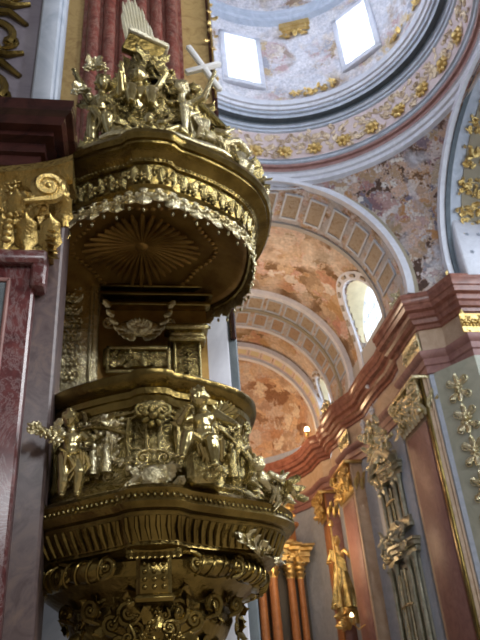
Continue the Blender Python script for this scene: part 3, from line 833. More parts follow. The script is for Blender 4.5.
# --- ledge
lb = bumpf(.05, 12)
def ledge_r(a, r, z):
    d = abs((math.degrees(a) + 90 + 180) % 360 - 180)
    return lb(a, r, z) + (.08 if math.degrees(a) > -90 else .0) * min(1, max(0, (d - 20) / 50)) + .03 * math.cos(R(d) * 5)
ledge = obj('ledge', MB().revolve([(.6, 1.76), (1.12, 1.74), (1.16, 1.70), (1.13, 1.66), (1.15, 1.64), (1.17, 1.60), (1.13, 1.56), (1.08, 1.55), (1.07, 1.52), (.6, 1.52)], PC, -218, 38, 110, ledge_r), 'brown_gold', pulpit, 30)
cv = MB().revolve([(1.08, 1.54), (1.05, 1.50), (1.00, 1.42), (.97, 1.36), (.98, 1.33), (.92, 1.30), (.3, 1.30)], PC, -218, 38, 110, ledge_r)
obj('cove', cv, 'brown_gold', ledge, 30)
gd = MB()
for i in range(64):                                  # gadroons of the cove
    a = -215 + i * 3.95
    r_ = ledge_r(R(a), 1, 0)
    gd.tube([polar(PC, 1.065 + r_, a, 1.52), polar(PC, 1.03 + r_, a, 1.45), polar(PC, .985 + r_, a + 1, 1.36)], [.018, .022, .012], 6)
obj('gadroon', gd, 'brown_gold', ledge)['kind'] = 'stuff'
bd = MB()
for i in range(110):
    a = -212 + i * 2.22; bd.ell(polar(PC, 1.155 + ledge_r(R(a), 1, 0), a, 1.645), (.013,) * 3, 6, 4)
obj('bead_moulding', bd, G, ledge)['kind'] = 'stuff'
# --- bowl with scrolled pads under the ledge
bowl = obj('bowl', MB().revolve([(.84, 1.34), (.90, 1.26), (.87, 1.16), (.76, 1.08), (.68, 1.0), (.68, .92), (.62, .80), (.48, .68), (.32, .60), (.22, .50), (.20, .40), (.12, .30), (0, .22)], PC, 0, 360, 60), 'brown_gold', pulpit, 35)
rr = random.Random(31)
for i, a in enumerate((-148, -122, -60, -34, -6, 20, -172)):
    p = polar(PC, .90, a, 1.22); n_ = polar((0, 0), 1, a, 0); tg = Vector((-n_.y, n_.x, 0))
    g = MB(); M = frame(p, n_, tg)
    g.ell((0, 0, 0), (.21, .085, .10), 18, 9, M)
    for k in range(4): g.tube([M @ Vector((-.15 + .1 * k + .03 * math.sin(s), .085 * math.sin(s), .105 * math.cos(s))) for s in [x * .35 for x in range(-4, 5)]], .010, 5)
    for sx in (-1, 1): g.scroll(M @ Matrix.Translation((.19 * sx, .0, .05)), .07, 1.5, .022, .05, 14, sx)
    obj('scrolled_pad', g, 'brown_gold', bowl)
bk = MB()
bk.box(PC[0] - .13, PC[0] + .13, PC[1] - .98, PC[1] - .6, .98, 1.34, None, .03)
bk.box(PC[0] - .17, PC[0] + .17, PC[1] - 1.02, PC[1] - .6, 1.28, 1.35, None, .02)
bk.box(PC[0] - .15, PC[0] + .15, PC[1] - 1.0, PC[1] - .6, .95, 1.0, None, .02)
for k in range(9): bk.leaf(frame((PC[0] - .16 + .04 * k, PC[1] - 1.0, 1.34), (0, -1, 0), (0.05 * (k - 4), 0, -1)), .13, .03, .05)
for k in range(4):
    for sx in (-.07, 0, .07): bk.ell((PC[0] + sx, PC[1] - .985, 1.05 + .055 * k), (.018, .018, .018), 8, 5)
obj('console_bracket', bk, 'brown_gold', bowl)
sp = MB()
for sx in (-1, 1):
    for (dx, z, r_) in ((.18, .93, .09), (.12, .80, .07), (.30, .86, .07), (.46, .98, .08), (.66, 1.0, .06), (.24, .72, .06)):
        yy = PC[1] - math.sqrt(max(.05, .8 ** 2 - dx ** 2)) + .06
        M = frame((PC[0] + sx * dx, yy, z), (sx * dx, -.8, -.1), (sx, 0, 0))
        sp.scroll(M, r_, 1.7, .026, .08, 18, sx); sp.ell((0, 0, -.02), (r_ * .8, r_ * .8, .03), 12, 6, M)
scatter(sp, rad_fn(PC, .72, -165, 5, .85, 1.1), 60, .09, rr, 'lls')
scatter(sp, rad_fn(PC, .55, -165, 5, .62, .85), 50, .09, rr, 'lls')
scatter(sp, plane_fn((PC[0] - .2, PC[1] - .86, .55), (.4, .0, 0), (0, -.04, .4), (0, -1, -.2)), 34, .08, rr, 'lsr')
obj('scroll_cluster', sp, 'brown_gold', bowl)
sw = MB()                                             # leafy swag on the right of the ledge
pts = [polar(PC, 1.05 + .02 * math.sin(i), -52 + i * 5, 1.42 - .10 * math.sin(PI * i / 9) + .02) for i in range(10)]
sw.tube(pts, .03, 7)
for i, p in enumerate(pts):
    n_ = polar((0, 0), 1, -52 + i * 5, 0)
    for k in range(3): sw.leaf(frame(p + n_ * .02, n_ + Vector((0, 0, rr.uniform(-.5, .5))), (rr.uniform(-1, 1), rr.uniform(-1, 1), rr.uniform(-1, 1))), .11, .035, .06)
obj('leaf_swag', sw, 'pale_gold', ledge)
for (a, nm) in ((-150, 'l'), (-205, 'm')):            # large volutes at the left end, over the marble
    g = MB(); p = polar(PC, 1.12, a, 1.62); n_ = polar((0, 0), 1, a, 0)
    M = frame(p + Vector((-.02, -.05, 0)), Vector((-.5, -1, 0)), (0, 0, 1))
    g.tube([M @ Vector((.26 - i * .065, -.06 - .08 * math.sin(i * .45), .05)) for i in range(9)], [.05, .065, .07, .065, .06, .055, .05, .04, .02], 8)
    g.scroll(M @ Matrix.Translation((.2, 0, .05)), .10, 1.7, .035, .1, 20)
    for k in range(14): g.leaf(M @ Matrix.Translation((.25 - .05 * k, -.08, .09)) @ Matrix.Rotation(rr.uniform(0, 6), 4, 'Z'), .12, .03, .05)
    obj('corner_volute', g, G, ledge)

# --- backboard against the pier
YB = 7.5
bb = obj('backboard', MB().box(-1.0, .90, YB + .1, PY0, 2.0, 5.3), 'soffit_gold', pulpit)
pl = MB()
pl.box(-1.02, -.44, YB - .06, YB + .12, 3.6, 5.45, None, .02)
pl.box(-1.06, -.40, YB - .12, YB + .1, 5.45, 5.55, None, .02); pl.box(-1.08, -.38, YB - .15, YB + .1, 5.62, 5.72, None, .02); pl.box(-1.04, -.42, YB - .10, YB + .1, 5.55, 5.62)
pl.box(-.56, -.50, YB - .10, YB, 3.7, 5.4, None, .02)
obj('side_pilaster_strip', pl, 'pale_gold', bb)  # paler gold stands in for window light reaching this strip
fl = MB()
for k in range(9):
    M = frame((-.76 + .05 * math.sin(k * 2), YB - .09, 3.85 + k * .18), (0, -1, 0), (1, 0, 0)); fl.rosette(M, .085, 6)
    fl.leaf(frame((-.76, YB - .08, 3.8 + k * .18), (0, -1, 0), (1, 0, .6)), .17, .045, .05); fl.leaf(frame((-.76, YB - .08, 3.8 + k * .18), (0, -1, 0), (-1, 0, .6)), .17, .045, .05)
obj('flower_drop', fl, 'pale_gold', bb)
pr = MB().box(.46, .80, YB - .05, YB + .12, 3.0, 4.30, None, .02).box(.40, .86, YB - .12, YB + .1, 4.30, 4.38, None, .02).box(.42, .84, YB - .08, YB + .1, 4.38, 4.46, None, .02).box(.36, .90, YB - .14, YB + .1, 4.46, 4.54, None, .02)
for k in range(8): pr.rosette(frame((.63, YB - .06, 3.3 + k * .125), (0, -1, 0), (1, 0, 0)), .05, 5)
for sx in (.48, .78): pr.tube([(sx, YB - .06, 3.0), (sx, YB - .06, 4.3)], .015, 6)
obj('side_pilaster_strip', pr, G, bb)
cp = MB()
cp.box(-.38, .45, YB - .03, YB + .1, 4.0, 4.25, None, .02)
for (x0, x1, z0, z1) in ((-.34, .42, 4.20, 4.25), (-.34, .42, 3.88, 3.93), (-.34, -.30, 3.9, 4.25), (.38, .42, 3.9, 4.25)): cp.box(x0, x1, YB - .08, YB, z0, z1, None, .01)
rr = random.Random(44)
scatter(cp, plane_fn((-.26, YB - .06, 3.95), (.6, 0, 0), (0, 0, .24), (0, -1, 0)), 26, .07, rr, 'lsr')
obj('relief_panel', cp, G, bb)
sh = MB(); M = frame((.05, YB - .06, 4.5), (0, -1, .1), (1, 0, 0))
sh.ell((0, 0, 0), (.30, .13, .06), 20, 8, M)
for k in range(-5, 6): sh.leaf(frame((.05, YB - .12, 4.42), (0, -1, 0), (k * .32, 0, 1)), .22, .035, .05)
for sx in (-1, 1):
    for k in range(7): sh.leaf(frame((.05 + sx * (.05 + .05 * k), YB - .1, 4.36 + .02 * k * k * .6), (0, -1, 0), (sx, 0, -.5 + .2 * k)), .14, .04, .06)
    sh.scroll(frame((.05 + sx * .37, YB - .1, 4.56), (0, -1, 0), (sx, 0, 0)), .07, 1.6, .02, .05, 16, sx)
obj('shell_cartouche', sh, 'pale_gold', bb)
mo = MB().box(-.42, .95, YB - .05, YB + .1, 4.86, 4.92, None, .01)
for z in (4.98, 5.1): mo.box(-.45, .98, YB - .1, YB + .1, z, z + .05, None, .01)
obj('lintel', mo, 'brown_gold', bb)

# --- canopy
cb = bumpf(.07, 10)
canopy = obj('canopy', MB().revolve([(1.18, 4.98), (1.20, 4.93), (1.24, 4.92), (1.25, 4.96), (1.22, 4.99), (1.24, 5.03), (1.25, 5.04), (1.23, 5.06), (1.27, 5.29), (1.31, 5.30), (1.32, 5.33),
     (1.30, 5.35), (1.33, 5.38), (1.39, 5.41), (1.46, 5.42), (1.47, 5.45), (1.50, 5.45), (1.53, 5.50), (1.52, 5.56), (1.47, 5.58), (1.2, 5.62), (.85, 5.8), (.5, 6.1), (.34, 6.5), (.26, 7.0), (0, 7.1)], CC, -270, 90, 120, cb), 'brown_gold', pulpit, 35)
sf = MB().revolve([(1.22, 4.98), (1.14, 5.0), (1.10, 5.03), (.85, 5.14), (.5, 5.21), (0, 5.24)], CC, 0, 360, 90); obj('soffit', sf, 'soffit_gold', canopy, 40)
ray = MB()
for k in range(36):                                   # carved shell of rays on the soffit
    a = k * 10; L = .62 + .07 * math.cos(R(a * 4))
    ray.tube([polar((CC[0] - .08, CC[1] - .1), r_, a, 5.20 - .10 * (r_ / .7) ** 2 - .02) for r_ in (.06, .2, .35, .5, L)], [.008, .016, .026, .034, .02], 6)
ray.ell((CC[0] - .08, CC[1] - .1, 5.19), (.09, .09, .05), 14, 6)
obj('ray_shell', ray, 'soffit_gold', canopy)
ring = MB()
for k in range(60):
    a0_ = k * 6; r_ = .80 + .05 * math.cos(R(a0_ * 6)); ring.ell(polar((CC[0] - .05, CC[1] - .08), r_, a0_, 5.13), (.035, .035, .018), 8, 5)
obj('soffit_border', ring, 'soffit_gold', canopy)
rr = random.Random(55)
fz = MB()
for i in range(96):
    a = -230 + i * 2.95; r_ = cb(R(a), 1, 0)
    M = frame(polar(CC, 1.255 + r_, a, 5.18), polar((0, 0), 1, a, 0), (0, 0, 1))
    fz.leaf(M @ Matrix.Translation((-.11, 0, 0)), .22, .04, .05) if i % 2 else fz.rosette(M @ Matrix.Translation((.04 * (-1) ** (i // 2), 0, 0)), .065, 6)
obj('frieze_relief', fz, G, canopy)['kind'] = 'stuff'
be = MB()
for i in range(150):
    a = -235 + i * 1.95; be.ell(polar(CC, 1.325 + cb(R(a), 1, 0), a, 5.32), (.012,) * 3, 6, 4)
obj('bead_moulding', be, G, canopy)['kind'] = 'stuff'
NT = 46
for i in range(NT):                                   # lambrequin tassels, each its own sub-part
    a = -236 + i * (292 / (NT - 1)); r_ = cb(R(a), 1, 0)
    n_ = polar((0, 0), 1, a, 0); M = frame(polar(CC, 1.225 + r_, a, 4.93), n_, (0, 0, -1))
    L = .17 if i % 2 else .23
    g = MB(); g.leaf(M @ Matrix.Translation((-.05, 0, .01)), L + .05, .085, .03); g.rosette(M @ Matrix.Translation((.03, 0, .03)), .055, 5)
    for sx in (-1, 1): g.scroll(M @ Matrix.Translation((.03, .06 * sx, .02)), .03, 1.3, .012, .02, 10, sx); g.ell((L + .01, 0, .02), (.03, .018, .018), 8, 5, M)
    obj('tassel', g, 'pale_gold', canopy)  # paler gold carries the sparkle of the fringe
# crown of the canopy: bands and scroll work
cr = MB(); rr = random.Random(66)
front = (-175, -5)
scatter(cr, rad_fn(CC, 1.36, -185, 5, 5.60, 5.85, None, 1.25), 200, .12, rr, 'lllsb')
scatter(cr, rad_fn(CC, 1.15, -180, 0, 5.8, 6.2, None, .80), 190, .14, rr, 'lllsb')
scatter(cr, rad_fn(CC, .78, -180, 0, 6.2, 7.0, None, .42), 170, .14, rr, 'lllsb')
scatter(cr, plane_fn((-.45, 6.1, 6.2), (1.2, -.05, 0), (.1, .1, 1.25), (0, -1, .2)), 170, .14, rr, 'lllsbb')
scatter(cr, plane_fn((-.35, 5.72, 6.05), (.9, -.02, 0), (.1, .15, .75), (0, -1, .3)), 90, .12, rr, 'llsrb')
obj('crown_foliage', cr, G, canopy)
cm = MB(); 
for (z, r_) in ((5.66, 1.42), (5.74, 1.36), (5.82, 1.30)):
    cm.tube([polar(CC, r_ + .02, -112 + i * 4, z + .02 * math.sin(i)) for i in range(16)], .028, 8)
obj('front_moulding', cm, 'pale_gold', canopy)
for (a, h) in ((-22, 1), (-40, .9), (-140, .9), (-4, .9)):   # big S-scroll ribs of the crown
    n_ = polar((0, 0), 1, a, 0); p = polar(CC, 1.38, a, 5.62); g = MB()
    pts = [(0, 0), (.06, .14), (.02, .30), (-.14, .42), (-.32, .52), (-.44, .68), (-.50, .86)]
    g.tube([p + n_ * u + Vector((0, 0, v_ * h)) for u, v_ in pts], [.10, .13, .12, .10, .085, .07, .05], 12, .6, (0, 0, 1))
    g.scroll(frame(p + n_ * .02 + Vector((0, 0, .08)), Vector((-n_.y, n_.x, 0)), n_), .13, 1.6, .04, .05, 18)
    for k in range(12):
        u, v_ = pts[k % 7]; g.ell(p + n_ * (u + .10) + Vector((0, 0, v_ * h)), (.03, .03, .03), 8, 5)
    obj('scroll_rib', g, 'pale_gold', canopy)

# ================================================================== FIGURES
def head_mesh(mb, c, r, yaw=0, pitch=0, roll=0, child=True, hair=True):
    """head facing local -y, with brow, eye hollows, nose, cheeks, lips, chin, ears and curls"""
    M = Matrix.Translation(c) @ Matrix.Rotation(yaw, 4, 'Z') @ Matrix.Rotation(pitch, 4, 'X') @ Matrix.Rotation(roll, 4, 'Y')
    vs = []; fs = []; n, m_ = 36, 24
    def g(x, z, cx, cz, sx, sz): return math.exp(-((x - cx) / sx) ** 2 - ((z - cz) / sz) ** 2)
    for j in range(m_ + 1):
        p = PI * j / m_
        for i in range(n):
            a = 2 * PI * i / n; x, y, z = math.sin(p) * math.cos(a), math.sin(p) * math.sin(a), math.cos(p)
            X = x * .80 * (1 - .16 * max(0, -z)); Y = y * .92; Z = z * 1.05
            if y < .2:
                k = min(1, (.2 - y) * 1.4)
                d = .20 * g(x, z, 0, -.12, .10, .16) + .05 * g(x, z, 0, .12, .45, .10) + .09 * g(abs(x), z, .42, -.28, .22, .2) + .07 * g(x, z, 0, -.42, .2, .07) + .08 * g(x, z, 0, -.72, .22, .14)
                d -= .13 * g(abs(x), z, .30, .02, .14, .10) + .05 * g(x, z, 0, -.50, .16, .03)
                d += .05 * g(abs(x), z, .30, .02, .07, .05)
                Y -= d * k
            vs.append(M @ (Vector((X, Y, Z)) * r))
    for j in range(m_):
        for i in range(n): fs.append((j * n + i, (j + 1) * n + i, (j + 1) * n + (i + 1) % n, j * n + (i + 1) % n))
    mb.add(vs, fs)
    for sx in (-1, 1): mb.ell((sx * r * .80, .05 * r, -.08 * r), (r * .10, r * .17, r * .22), 8, 6, M)
    if hair:
        rr_ = random.Random(int(abs(c[0] * 1000 + c[2] * 977)))
        for k in range(46):
            a = rr_.uniform(0, 2 * PI); zz = rr_.uniform(-.35, 1)
            x, y = math.cos(a) * math.sqrt(max(0, 1 - zz * zz)), math.sin(a) * math.sqrt(max(0, 1 - zz * zz))
            if y < -.25 and zz < .52: continue
            mb.ell((x * r * .84, y * r * .95, zz * r * 1.06), (r * .19, r * .19, r * .17), 7, 5, M)


def hand(mb, w, d, s, side=1, curl=.5):
    """palm, four unequal bent fingers and a thumb leaving the side of the palm; w wrist, d direction"""
    d = Vector(d).normalized(); up = Vector((0, 0, 1)) if abs(d.z) < .9 else Vector((0, -1, 0))
    sd = d.cross(up).normalized(); nn = sd.cross(d).normalized()
    w = Vector(w); mb.capsule(w, w + d * s * .45, s * .24, s * .26, 8)
    for k, L in enumerate((.42, .50, .46, .36)):
        b0 = w + d * s * .5 + sd * s * (.24 - .16 * k); b1 = b0 + d * s * L * .5; b2 = b1 + (d * (1 - curl) - nn * curl).normalized() * s * L * .5
        mb.tube([w + d * s * .3 + sd * s * (.18 - .12 * k), b0, b1, b2], [s * .09, s * .085, s * .08, s * .06], 7)
        mb.ell(b2, (s * .06,) * 3, 6, 4)
    t0 = w + d * s * .15 + sd * s * .22 * side; t1 = t0 + (d * .6 + sd * side * .8).normalized() * s * .3; t2 = t1 + (d - nn * curl).normalized() * s * .2
    mb.tube([t0, t1, t2], [s * .10, s * .085, s * .06], 7); mb.ell(t2, (s * .06,) * 3, 6, 4)


def foot(mb, a, d, s):
    d = Vector(d); d.normalize(); a = Vector(a); sd = d.cross(Vector((0, 0, 1)))
    sd = sd.normalized() if sd.length > .01 else Vector((1, 0, 0))
    mb.capsule(a - d * s * .25, a + d * s * .4 - Vector((0, 0, s * .1)), s * .27, s * .24, 8)
    for k in range(5): mb.capsule(a + d * s * .45 + sd * s * (.2 - .1 * k) - Vector((0, 0, s * .14)), a + d * s * (.72 - .04 * k) + sd * s * (.22 - .11 * k) - Vector((0, 0, s * .18)), s * (.10 if k == 0 else .07), s * (.085 if k == 0 else .055), 6)


def figure(name, label, cat, loc, rotz, H, J, mat, child=True, head=(0, 0, 0), wings=0, cloth=True, voxel=None, group=None, extra=None):
    """J: joints in units of H.  pelvis, chest, neck, head, and pairs sh/el/wr, hip/kn/an  (L = +x)"""
    root = thing(name, label, cat, loc, group, rotz)
    g = lambda k: Vector(J[k]) * H
    mb = MB()
    q = H * (1.0 if child else .74)
    hr_ = H * (.105 if child else .070)
    F_ = 1.28 if child else 1.0
    pel, ch, nk = g('pelvis'), g('chest'), g('neck')
    mid = (pel + ch) / 2 + Vector((0, -.012 * H if child else 0, 0))
    mb.ell(pel, (q * .105, q * .085, q * .085), 14, 9); mb.ell(mid, (q * .092, q * .085, q * .095), 14, 9); mb.ell(ch, (q * .112, q * .078, q * .10), 14, 9)
    mb.capsule(ch, nk, q * .07, q * .045); mb.capsule(nk, g('head'), q * .042, q * .045)
    mb.tube([pel, mid, ch], [q * .085, q * .08, q * .085], 12)
    for s_ in 'LR':
        sg = 1 if s_ == 'L' else -1
        sh, el, wr = g('sh' + s_), g('el' + s_), g('wr' + s_)
        mb.capsule(ch + (sh - ch) * .3, sh, q * .05, q * .045); mb.capsule(sh, el, q * .044 * F_, q * .034 * F_); mb.capsule(el, wr, q * .036 * F_, q * .022 * F_)
        hand(mb, wr, wr - el, q * .085, -sg)
        hp, kn, an = g('hip' + s_), g('kn' + s_), g('an' + s_)
        mb.capsule(hp, kn, q * .070 * F_, q * .050 * F_); mb.capsule(kn, kn + (an - kn) * .4, q * .046 * F_, q * .049 * F_); mb.capsule(kn + (an - kn) * .4, an, q * .049 * F_, q * .030 * F_)
        fd = J.get('ft' + s_, (0, -1, -.1)); foot(mb, an + Vector((0, 0, -.01 * H)), fd, q * .10)
    head_mesh(mb, g('head'), hr_, *head, child=child, hair=True)
    remesh('body', mb, mat, root, voxel or H / 120)
    if wings:
        for sg in (-1, 1):
            wb = MB(); b0 = ch + Vector((sg * .05 * H, .07 * H, .03 * H))
            for k in range(9):
                a = R(20 + k * 13) ; L = H * (.34 - .018 * k) * wings
                d = Vector((sg * math.cos(a * .8), .35, math.sin(a) * 1.0 - .35)).normalized()
                M = frame(b0 + Vector((sg * .01 * k * H, .01 * H * (k % 2), 0)), Vector((0, -1, .1)), d); wb.leaf(M, L, H * .030, H * .03)
            obj('wing', wb, mat, root, local=True)
    if cloth:
        cb_ = MB(); rr_ = random.Random(int(H * 1000) + len(label))
        for k in range(9):
            a0 = pel + Vector((-.12 + .03 * k, -.05 - .02 * math.sin(k), .05 * math.cos(k))) * H
            cb_.tube([a0, a0 + Vector((.05, -.05, -.05)) * H, a0 + Vector((.07 + rr_.uniform(-.04, .04), -.02, -.14)) * H, a0 + Vector((.03, .02, -.2 - rr_.uniform(0, .06))) * H], [H * .026, H * .042, H * .038, H * .014], 8, .7)
        cb_.tube([pel + Vector((.11 * math.cos(a), -.095 * math.sin(a) * -1, .03 * math.cos(a))) * H * (1 if child else .8) for a in [R(x) for x in range(0, 361, 30)]], H * .022, 8)
        obj('drapery', cb_, mat, root, local=True)
    if extra: extra(root, H)
    return root

def robe(root, H):
    """long folded garment from waist to feet of an adult figure"""
    mb = MB(); rr_ = random.Random(4)
    vs = []; n, m_ = 44, 14
    for j in range(m_ + 1):
        t_ = j / m_; z = (.60 - .60 * t_) * H
        for i in range(n):
            a = 2 * PI * i / n; fold = 1 + (.06 + .16 * t_) * math.sin(a * 7 + 2 * t_) * t_ + .05 * math.sin(a * 13 + t_ * 4)
            r_ = (.075 + .085 * t_) * H * fold; vs.append((r_ * math.cos(a) * 1.1, r_ * math.sin(a) * .9, z))
    mb.add(vs, [(j * n + i, (j + 1) * n + i, (j + 1) * n + (i + 1) % n, j * n + (i + 1) % n) for j in range(m_) for i in range(n)] + [tuple(range(n)), tuple(reversed(range(m_ * n, m_ * n + n)))])
    for k in range(5): mb.tube([(-.10 * H, -.05 * H, (.80 - .03 * k) * H), (.0, -.095 * H, (.70 - .035 * k) * H), (.10 * H, -.07 * H, (.60 - .03 * k) * H)], [H * .014, H * .02, H * .014], 7)
    obj('robe', mb, 'old_gold', root, local=True)

ST = dict(pelvis=(0, 0, .47), chest=(0, 0, .66), neck=(0, -.01, .76), head=(0, -.02, .88), shL=(.12, 0, .71), shR=(-.12, 0, .71), elL=(.22, -.03, .60), elR=(-.22, -.03, .60),
          wrL=(.26, -.14, .68), wrR=(-.26, -.14, .68), hipL=(.055, 0, .44), hipR=(-.055, 0, .44), knL=(.07, -.03, .24), knR=(-.07, -.03, .24), anL=(.07, 0, .04), anR=(-.07, 0, .04))
def pose(**k): d = dict(ST); d.update(k); return d
SEAT = pose(pelvis=(0, 0, .12), chest=(0, -.01, .33), neck=(0, -.02, .43), head=(0, -.04, .55), shL=(.12, 0, .38), shR=(-.12, 0, .38), elL=(.21, -.05, .28), elR=(-.21, -.05, .28),
            wrL=(.16, -.17, .24), wrR=(-.16, -.17, .24), hipL=(.06, -.02, .10), hipR=(-.06, -.02, .10), knL=(.10, -.22, .13), knR=(-.10, -.22, .13), anL=(.10, -.25, -.10), anR=(-.10, -.25, -.10))
RECL = pose(pelvis=(0, 0, .12), chest=(-.15, -.02, .22), neck=(-.22, -.02, .30), head=(-.28, -.04, .40), shL=(-.10, -.10, .28), shR=(-.20, .08, .28), elL=(-.02, -.20, .20), elR=(-.34, .05, .16),
            wrL=(.08, -.22, .28), wrR=(-.36, -.08, .08), hipL=(.04, -.06, .11), hipR=(.04, .06, .11), knL=(.24, -.12, .20), knR=(.26, .04, .10), anL=(.40, -.12, .06), anR=(.46, .02, .05), ftL=(1, -.2, 0), ftR=(1, -.2, 0))

GRP = None
# putti on the basket ledge
figure('cherub_statue', 'gilded cherub standing on the left end of the pulpit ledge beside the marble pilaster', 'statue', (-.50, 5.42, 1.755), .15, .72,
       pose(head=(-.03, -.03, .90), elL=(.20, -.06, .62), wrL=(.16, -.17, .56), elR=(-.20, -.08, .64), wrR=(-.30, -.16, .66), knL=(.10, -.09, .25), anL=(.09, -.01, .04), knR=(-.06, -.03, .24)), 'statue_gold', head=(.2, .1, .1))
fl = MB(); rr = random.Random(71); 
for k in range(7):
    fl.rosette(frame((-.80 + .035 * k, 5.28, 2.29 - .02 * k + .03 * math.sin(k * 2)), (rr.uniform(-.4, .4), -1, rr.uniform(-.3, .5)), (1, 0, 0)), .045, 5)
for k in range(8): fl.leaf(frame((-.78 + .03 * k, 5.30, 2.28), (0, -1, 0), (rr.uniform(-1, 1), 0, rr.uniform(-1, 1))), .11, .03, .04)
fl.tube([(-.80, 5.3, 2.30), (-.70, 5.29, 2.26), (-.60, 5.30, 2.20)], .014, 6)
tag(obj('flower_garland', fl, 'pale_gold'), 'small gilded flower garland held out by the left cherub of the ledge', 'garland')
figure('cherub_statue', 'gilded winged cherub seated on the pulpit ledge right of the centre bracket', 'statue', (.55, 5.17, 1.98), -.25, .86,
       dict(SEAT, head=(-.03, -.05, .55), elL=(.22, -.02, .30), wrL=(.30, -.10, .22), elR=(-.20, -.10, .30), wrR=(-.12, -.22, .36), knL=(.09, -.20, .06), anL=(.11, -.20, -.16), knR=(-.12, -.20, .12), anR=(-.16, -.24, -.08)), 'statue_gold', wings=1.0, head=(-.3, .15, 0))
sb = MB().box(.40, .70, 5.10, 5.42, 1.74, 2.02, None, .05); scatter(sb, plane_fn((.40, 5.10, 1.76), (.3, 0, 0), (0, 0, .2), (0, -1, 0)), 14, .06, random.Random(8), 'lsb')
obj('cloud_seat', sb, 'old_gold', ledge)
figure('cherub_statue', 'gilded cherub reclining on the right end of the pulpit ledge', 'statue', (1.13, 5.62, 1.76), .7, .62, RECL, 'pale_gold', head=(.6, .1, .2))
bq = MB(); rr = random.Random(72)
for k in range(22): bq.leaf(frame((1.22 + rr.uniform(-.12, .14), 5.66 + rr.uniform(-.08, .1), 1.78 + rr.uniform(0, .14)), (rr.uniform(-.5, 1), -1, rr.uniform(-.3, .8)), (rr.uniform(-1, 1), 0, rr.uniform(-1, 1))), .13, .035, .06)
for k in range(5): bq.rosette(frame((1.26 + rr.uniform(-.1, .1), 5.6, 1.80 + rr.uniform(0, .08)), (0.3, -1, .2), (1, 0, 0)), .045, 5)
tag(obj('leaf_bouquet', bq, 'old_gold'), 'gilded tuft of leaves and flowers at the right tip of the pulpit ledge', 'foliage')

# figures on the canopy
figure('cherub_statue', 'gilded cherub standing at the left on top of the pulpit canopy with raised arm', 'statue', (-.42, 5.95, 6.0), -.2, 1.22,
       pose(elR=(-.18, -.06, .82), wrR=(-.24, -.12, .96), elL=(.20, -.08, .66), wrL=(.22, -.18, .78), head=(.02, -.04, .88), knL=(.10, -.14, .27), anL=(.13, -.04, .07)), 'statue_gold', wings=.8, head=(.3, -.1, 0))
for (px, py, pz, s_, lb) in ((-.52, 5.75, 7.22, 1, 'upper gilded rose cluster held over the left canopy cherub'), (-.62, 5.70, 6.72, .9, 'lower gilded rose cluster beside the left canopy cherub')):
    g = MB(); rr = random.Random(int(pz * 100))
    for k in range(6): g.rosette(frame((px + rr.uniform(-.1, .12), py, pz + rr.uniform(-.08, .08)), (rr.uniform(-.5, .5), -1, rr.uniform(-.6, .6)), (1, 0, 0)), .065 * s_, 5)
    for k in range(8): g.leaf(frame((px, py, pz), (rr.uniform(-.5, .5), -1, rr.uniform(-.6, .6)), (rr.uniform(-1, 1), 0, rr.uniform(-1, 1))), .17, .04, .06)
    tag(obj('rose_cluster', g, 'pale_gold'), lb, 'flowers', 'rose clusters on the canopy')
figure('angel_statue', 'gilded seated angel in the middle of the canopy crown below the ray fan', 'statue', (.02, 5.95, 6.62), .1, 1.15,
       dict(SEAT, elL=(.20, -.08, .36), wrL=(.26, -.14, .48), elR=(-.18, -.10, .34), wrR=(-.20, -.20, .44)), 'statue_gold', wings=.9, head=(-.2, -.2, 0))
figure('angel_statue', 'gilded robed figure kneeling right of the canopy crown holding the cross', 'statue', (.52, 5.98, 6.1), -.4, 1.55,
       dict(SEAT, pelvis=(0, 0, .22), chest=(.02, -.02, .42), neck=(.03, -.03, .52), head=(.04, -.06, .61), shL=(.11, 0, .47), shR=(-.08, 0, .47), elL=(.22, -.05, .44), wrL=(.32, -.12, .56), elR=(-.18, -.08, .38), wrR=(-.12, -.2, .44),
            hipL=(.05, 0, .2), hipR=(-.05, 0, .2), knL=(.10, -.2, .22), anL=(.10, -.18, 0), knR=(-.08, -.1, .04), anR=(-.08, .12, .02)), 'pale_gold', child=False, head=(-.4, -.1, 0))
figure('cherub_statue', 'gilded cherub reclining on the right flank of the canopy above the scroll ribs', 'statue', (.98, 5.90, 6.0), .35, .80, RECL, 'pale_gold', wings=.8, head=(.5, .1, .2))
figure('cherub_statue', 'small gilded cherub lying at the lower front of the canopy crown', 'statue', (.30, 5.52, 5.78), .1, .62, RECL, 'statue_gold', head=(.1, .1, .2))

# book on clouds with the fan of rays above
t = thing('ray_glory', 'pale gilded fan of pointed rays rising above the canopy crown', 'glory', (.06, 6.25, 8.05))
fan = MB()
for k in range(12):
    u = k / 11; L = (.52 + .40 * math.sin(PI * min(1, u * 1.15)) ** .8 + .09 * (k % 2)) * (1.0 - .40 * u ** 3)
    b0 = Vector((-.13 + .42 * u, 6.20 + .01 * k, 8.36 - .20 * u)); d = Vector((-.16 + .10 * u, -.10, 1)).normalized()
    fan.tube([b0 - d * .1, b0 + d * L * .5, b0 + d * L * .85, b0 + d * L], [.035, .042, .03, .004], 4, .5, (.3, -1, 0))
obj('ray', fan, 'glare_gold', t)
bkm = MB(); M = frame((.09, 6.18, 8.14), (.1, -1, -.25), (1, 0.1, -.38))
bkm.box(-.27, .27, -.16, .16, -.06, .06, M, .02)
obj('ray_base', bkm, 'brown_gold', t)
obj('ray_rim', MB().box(-.29, .29, .12, .19, -.09, .10, M, .02), 'glare_gold', t)
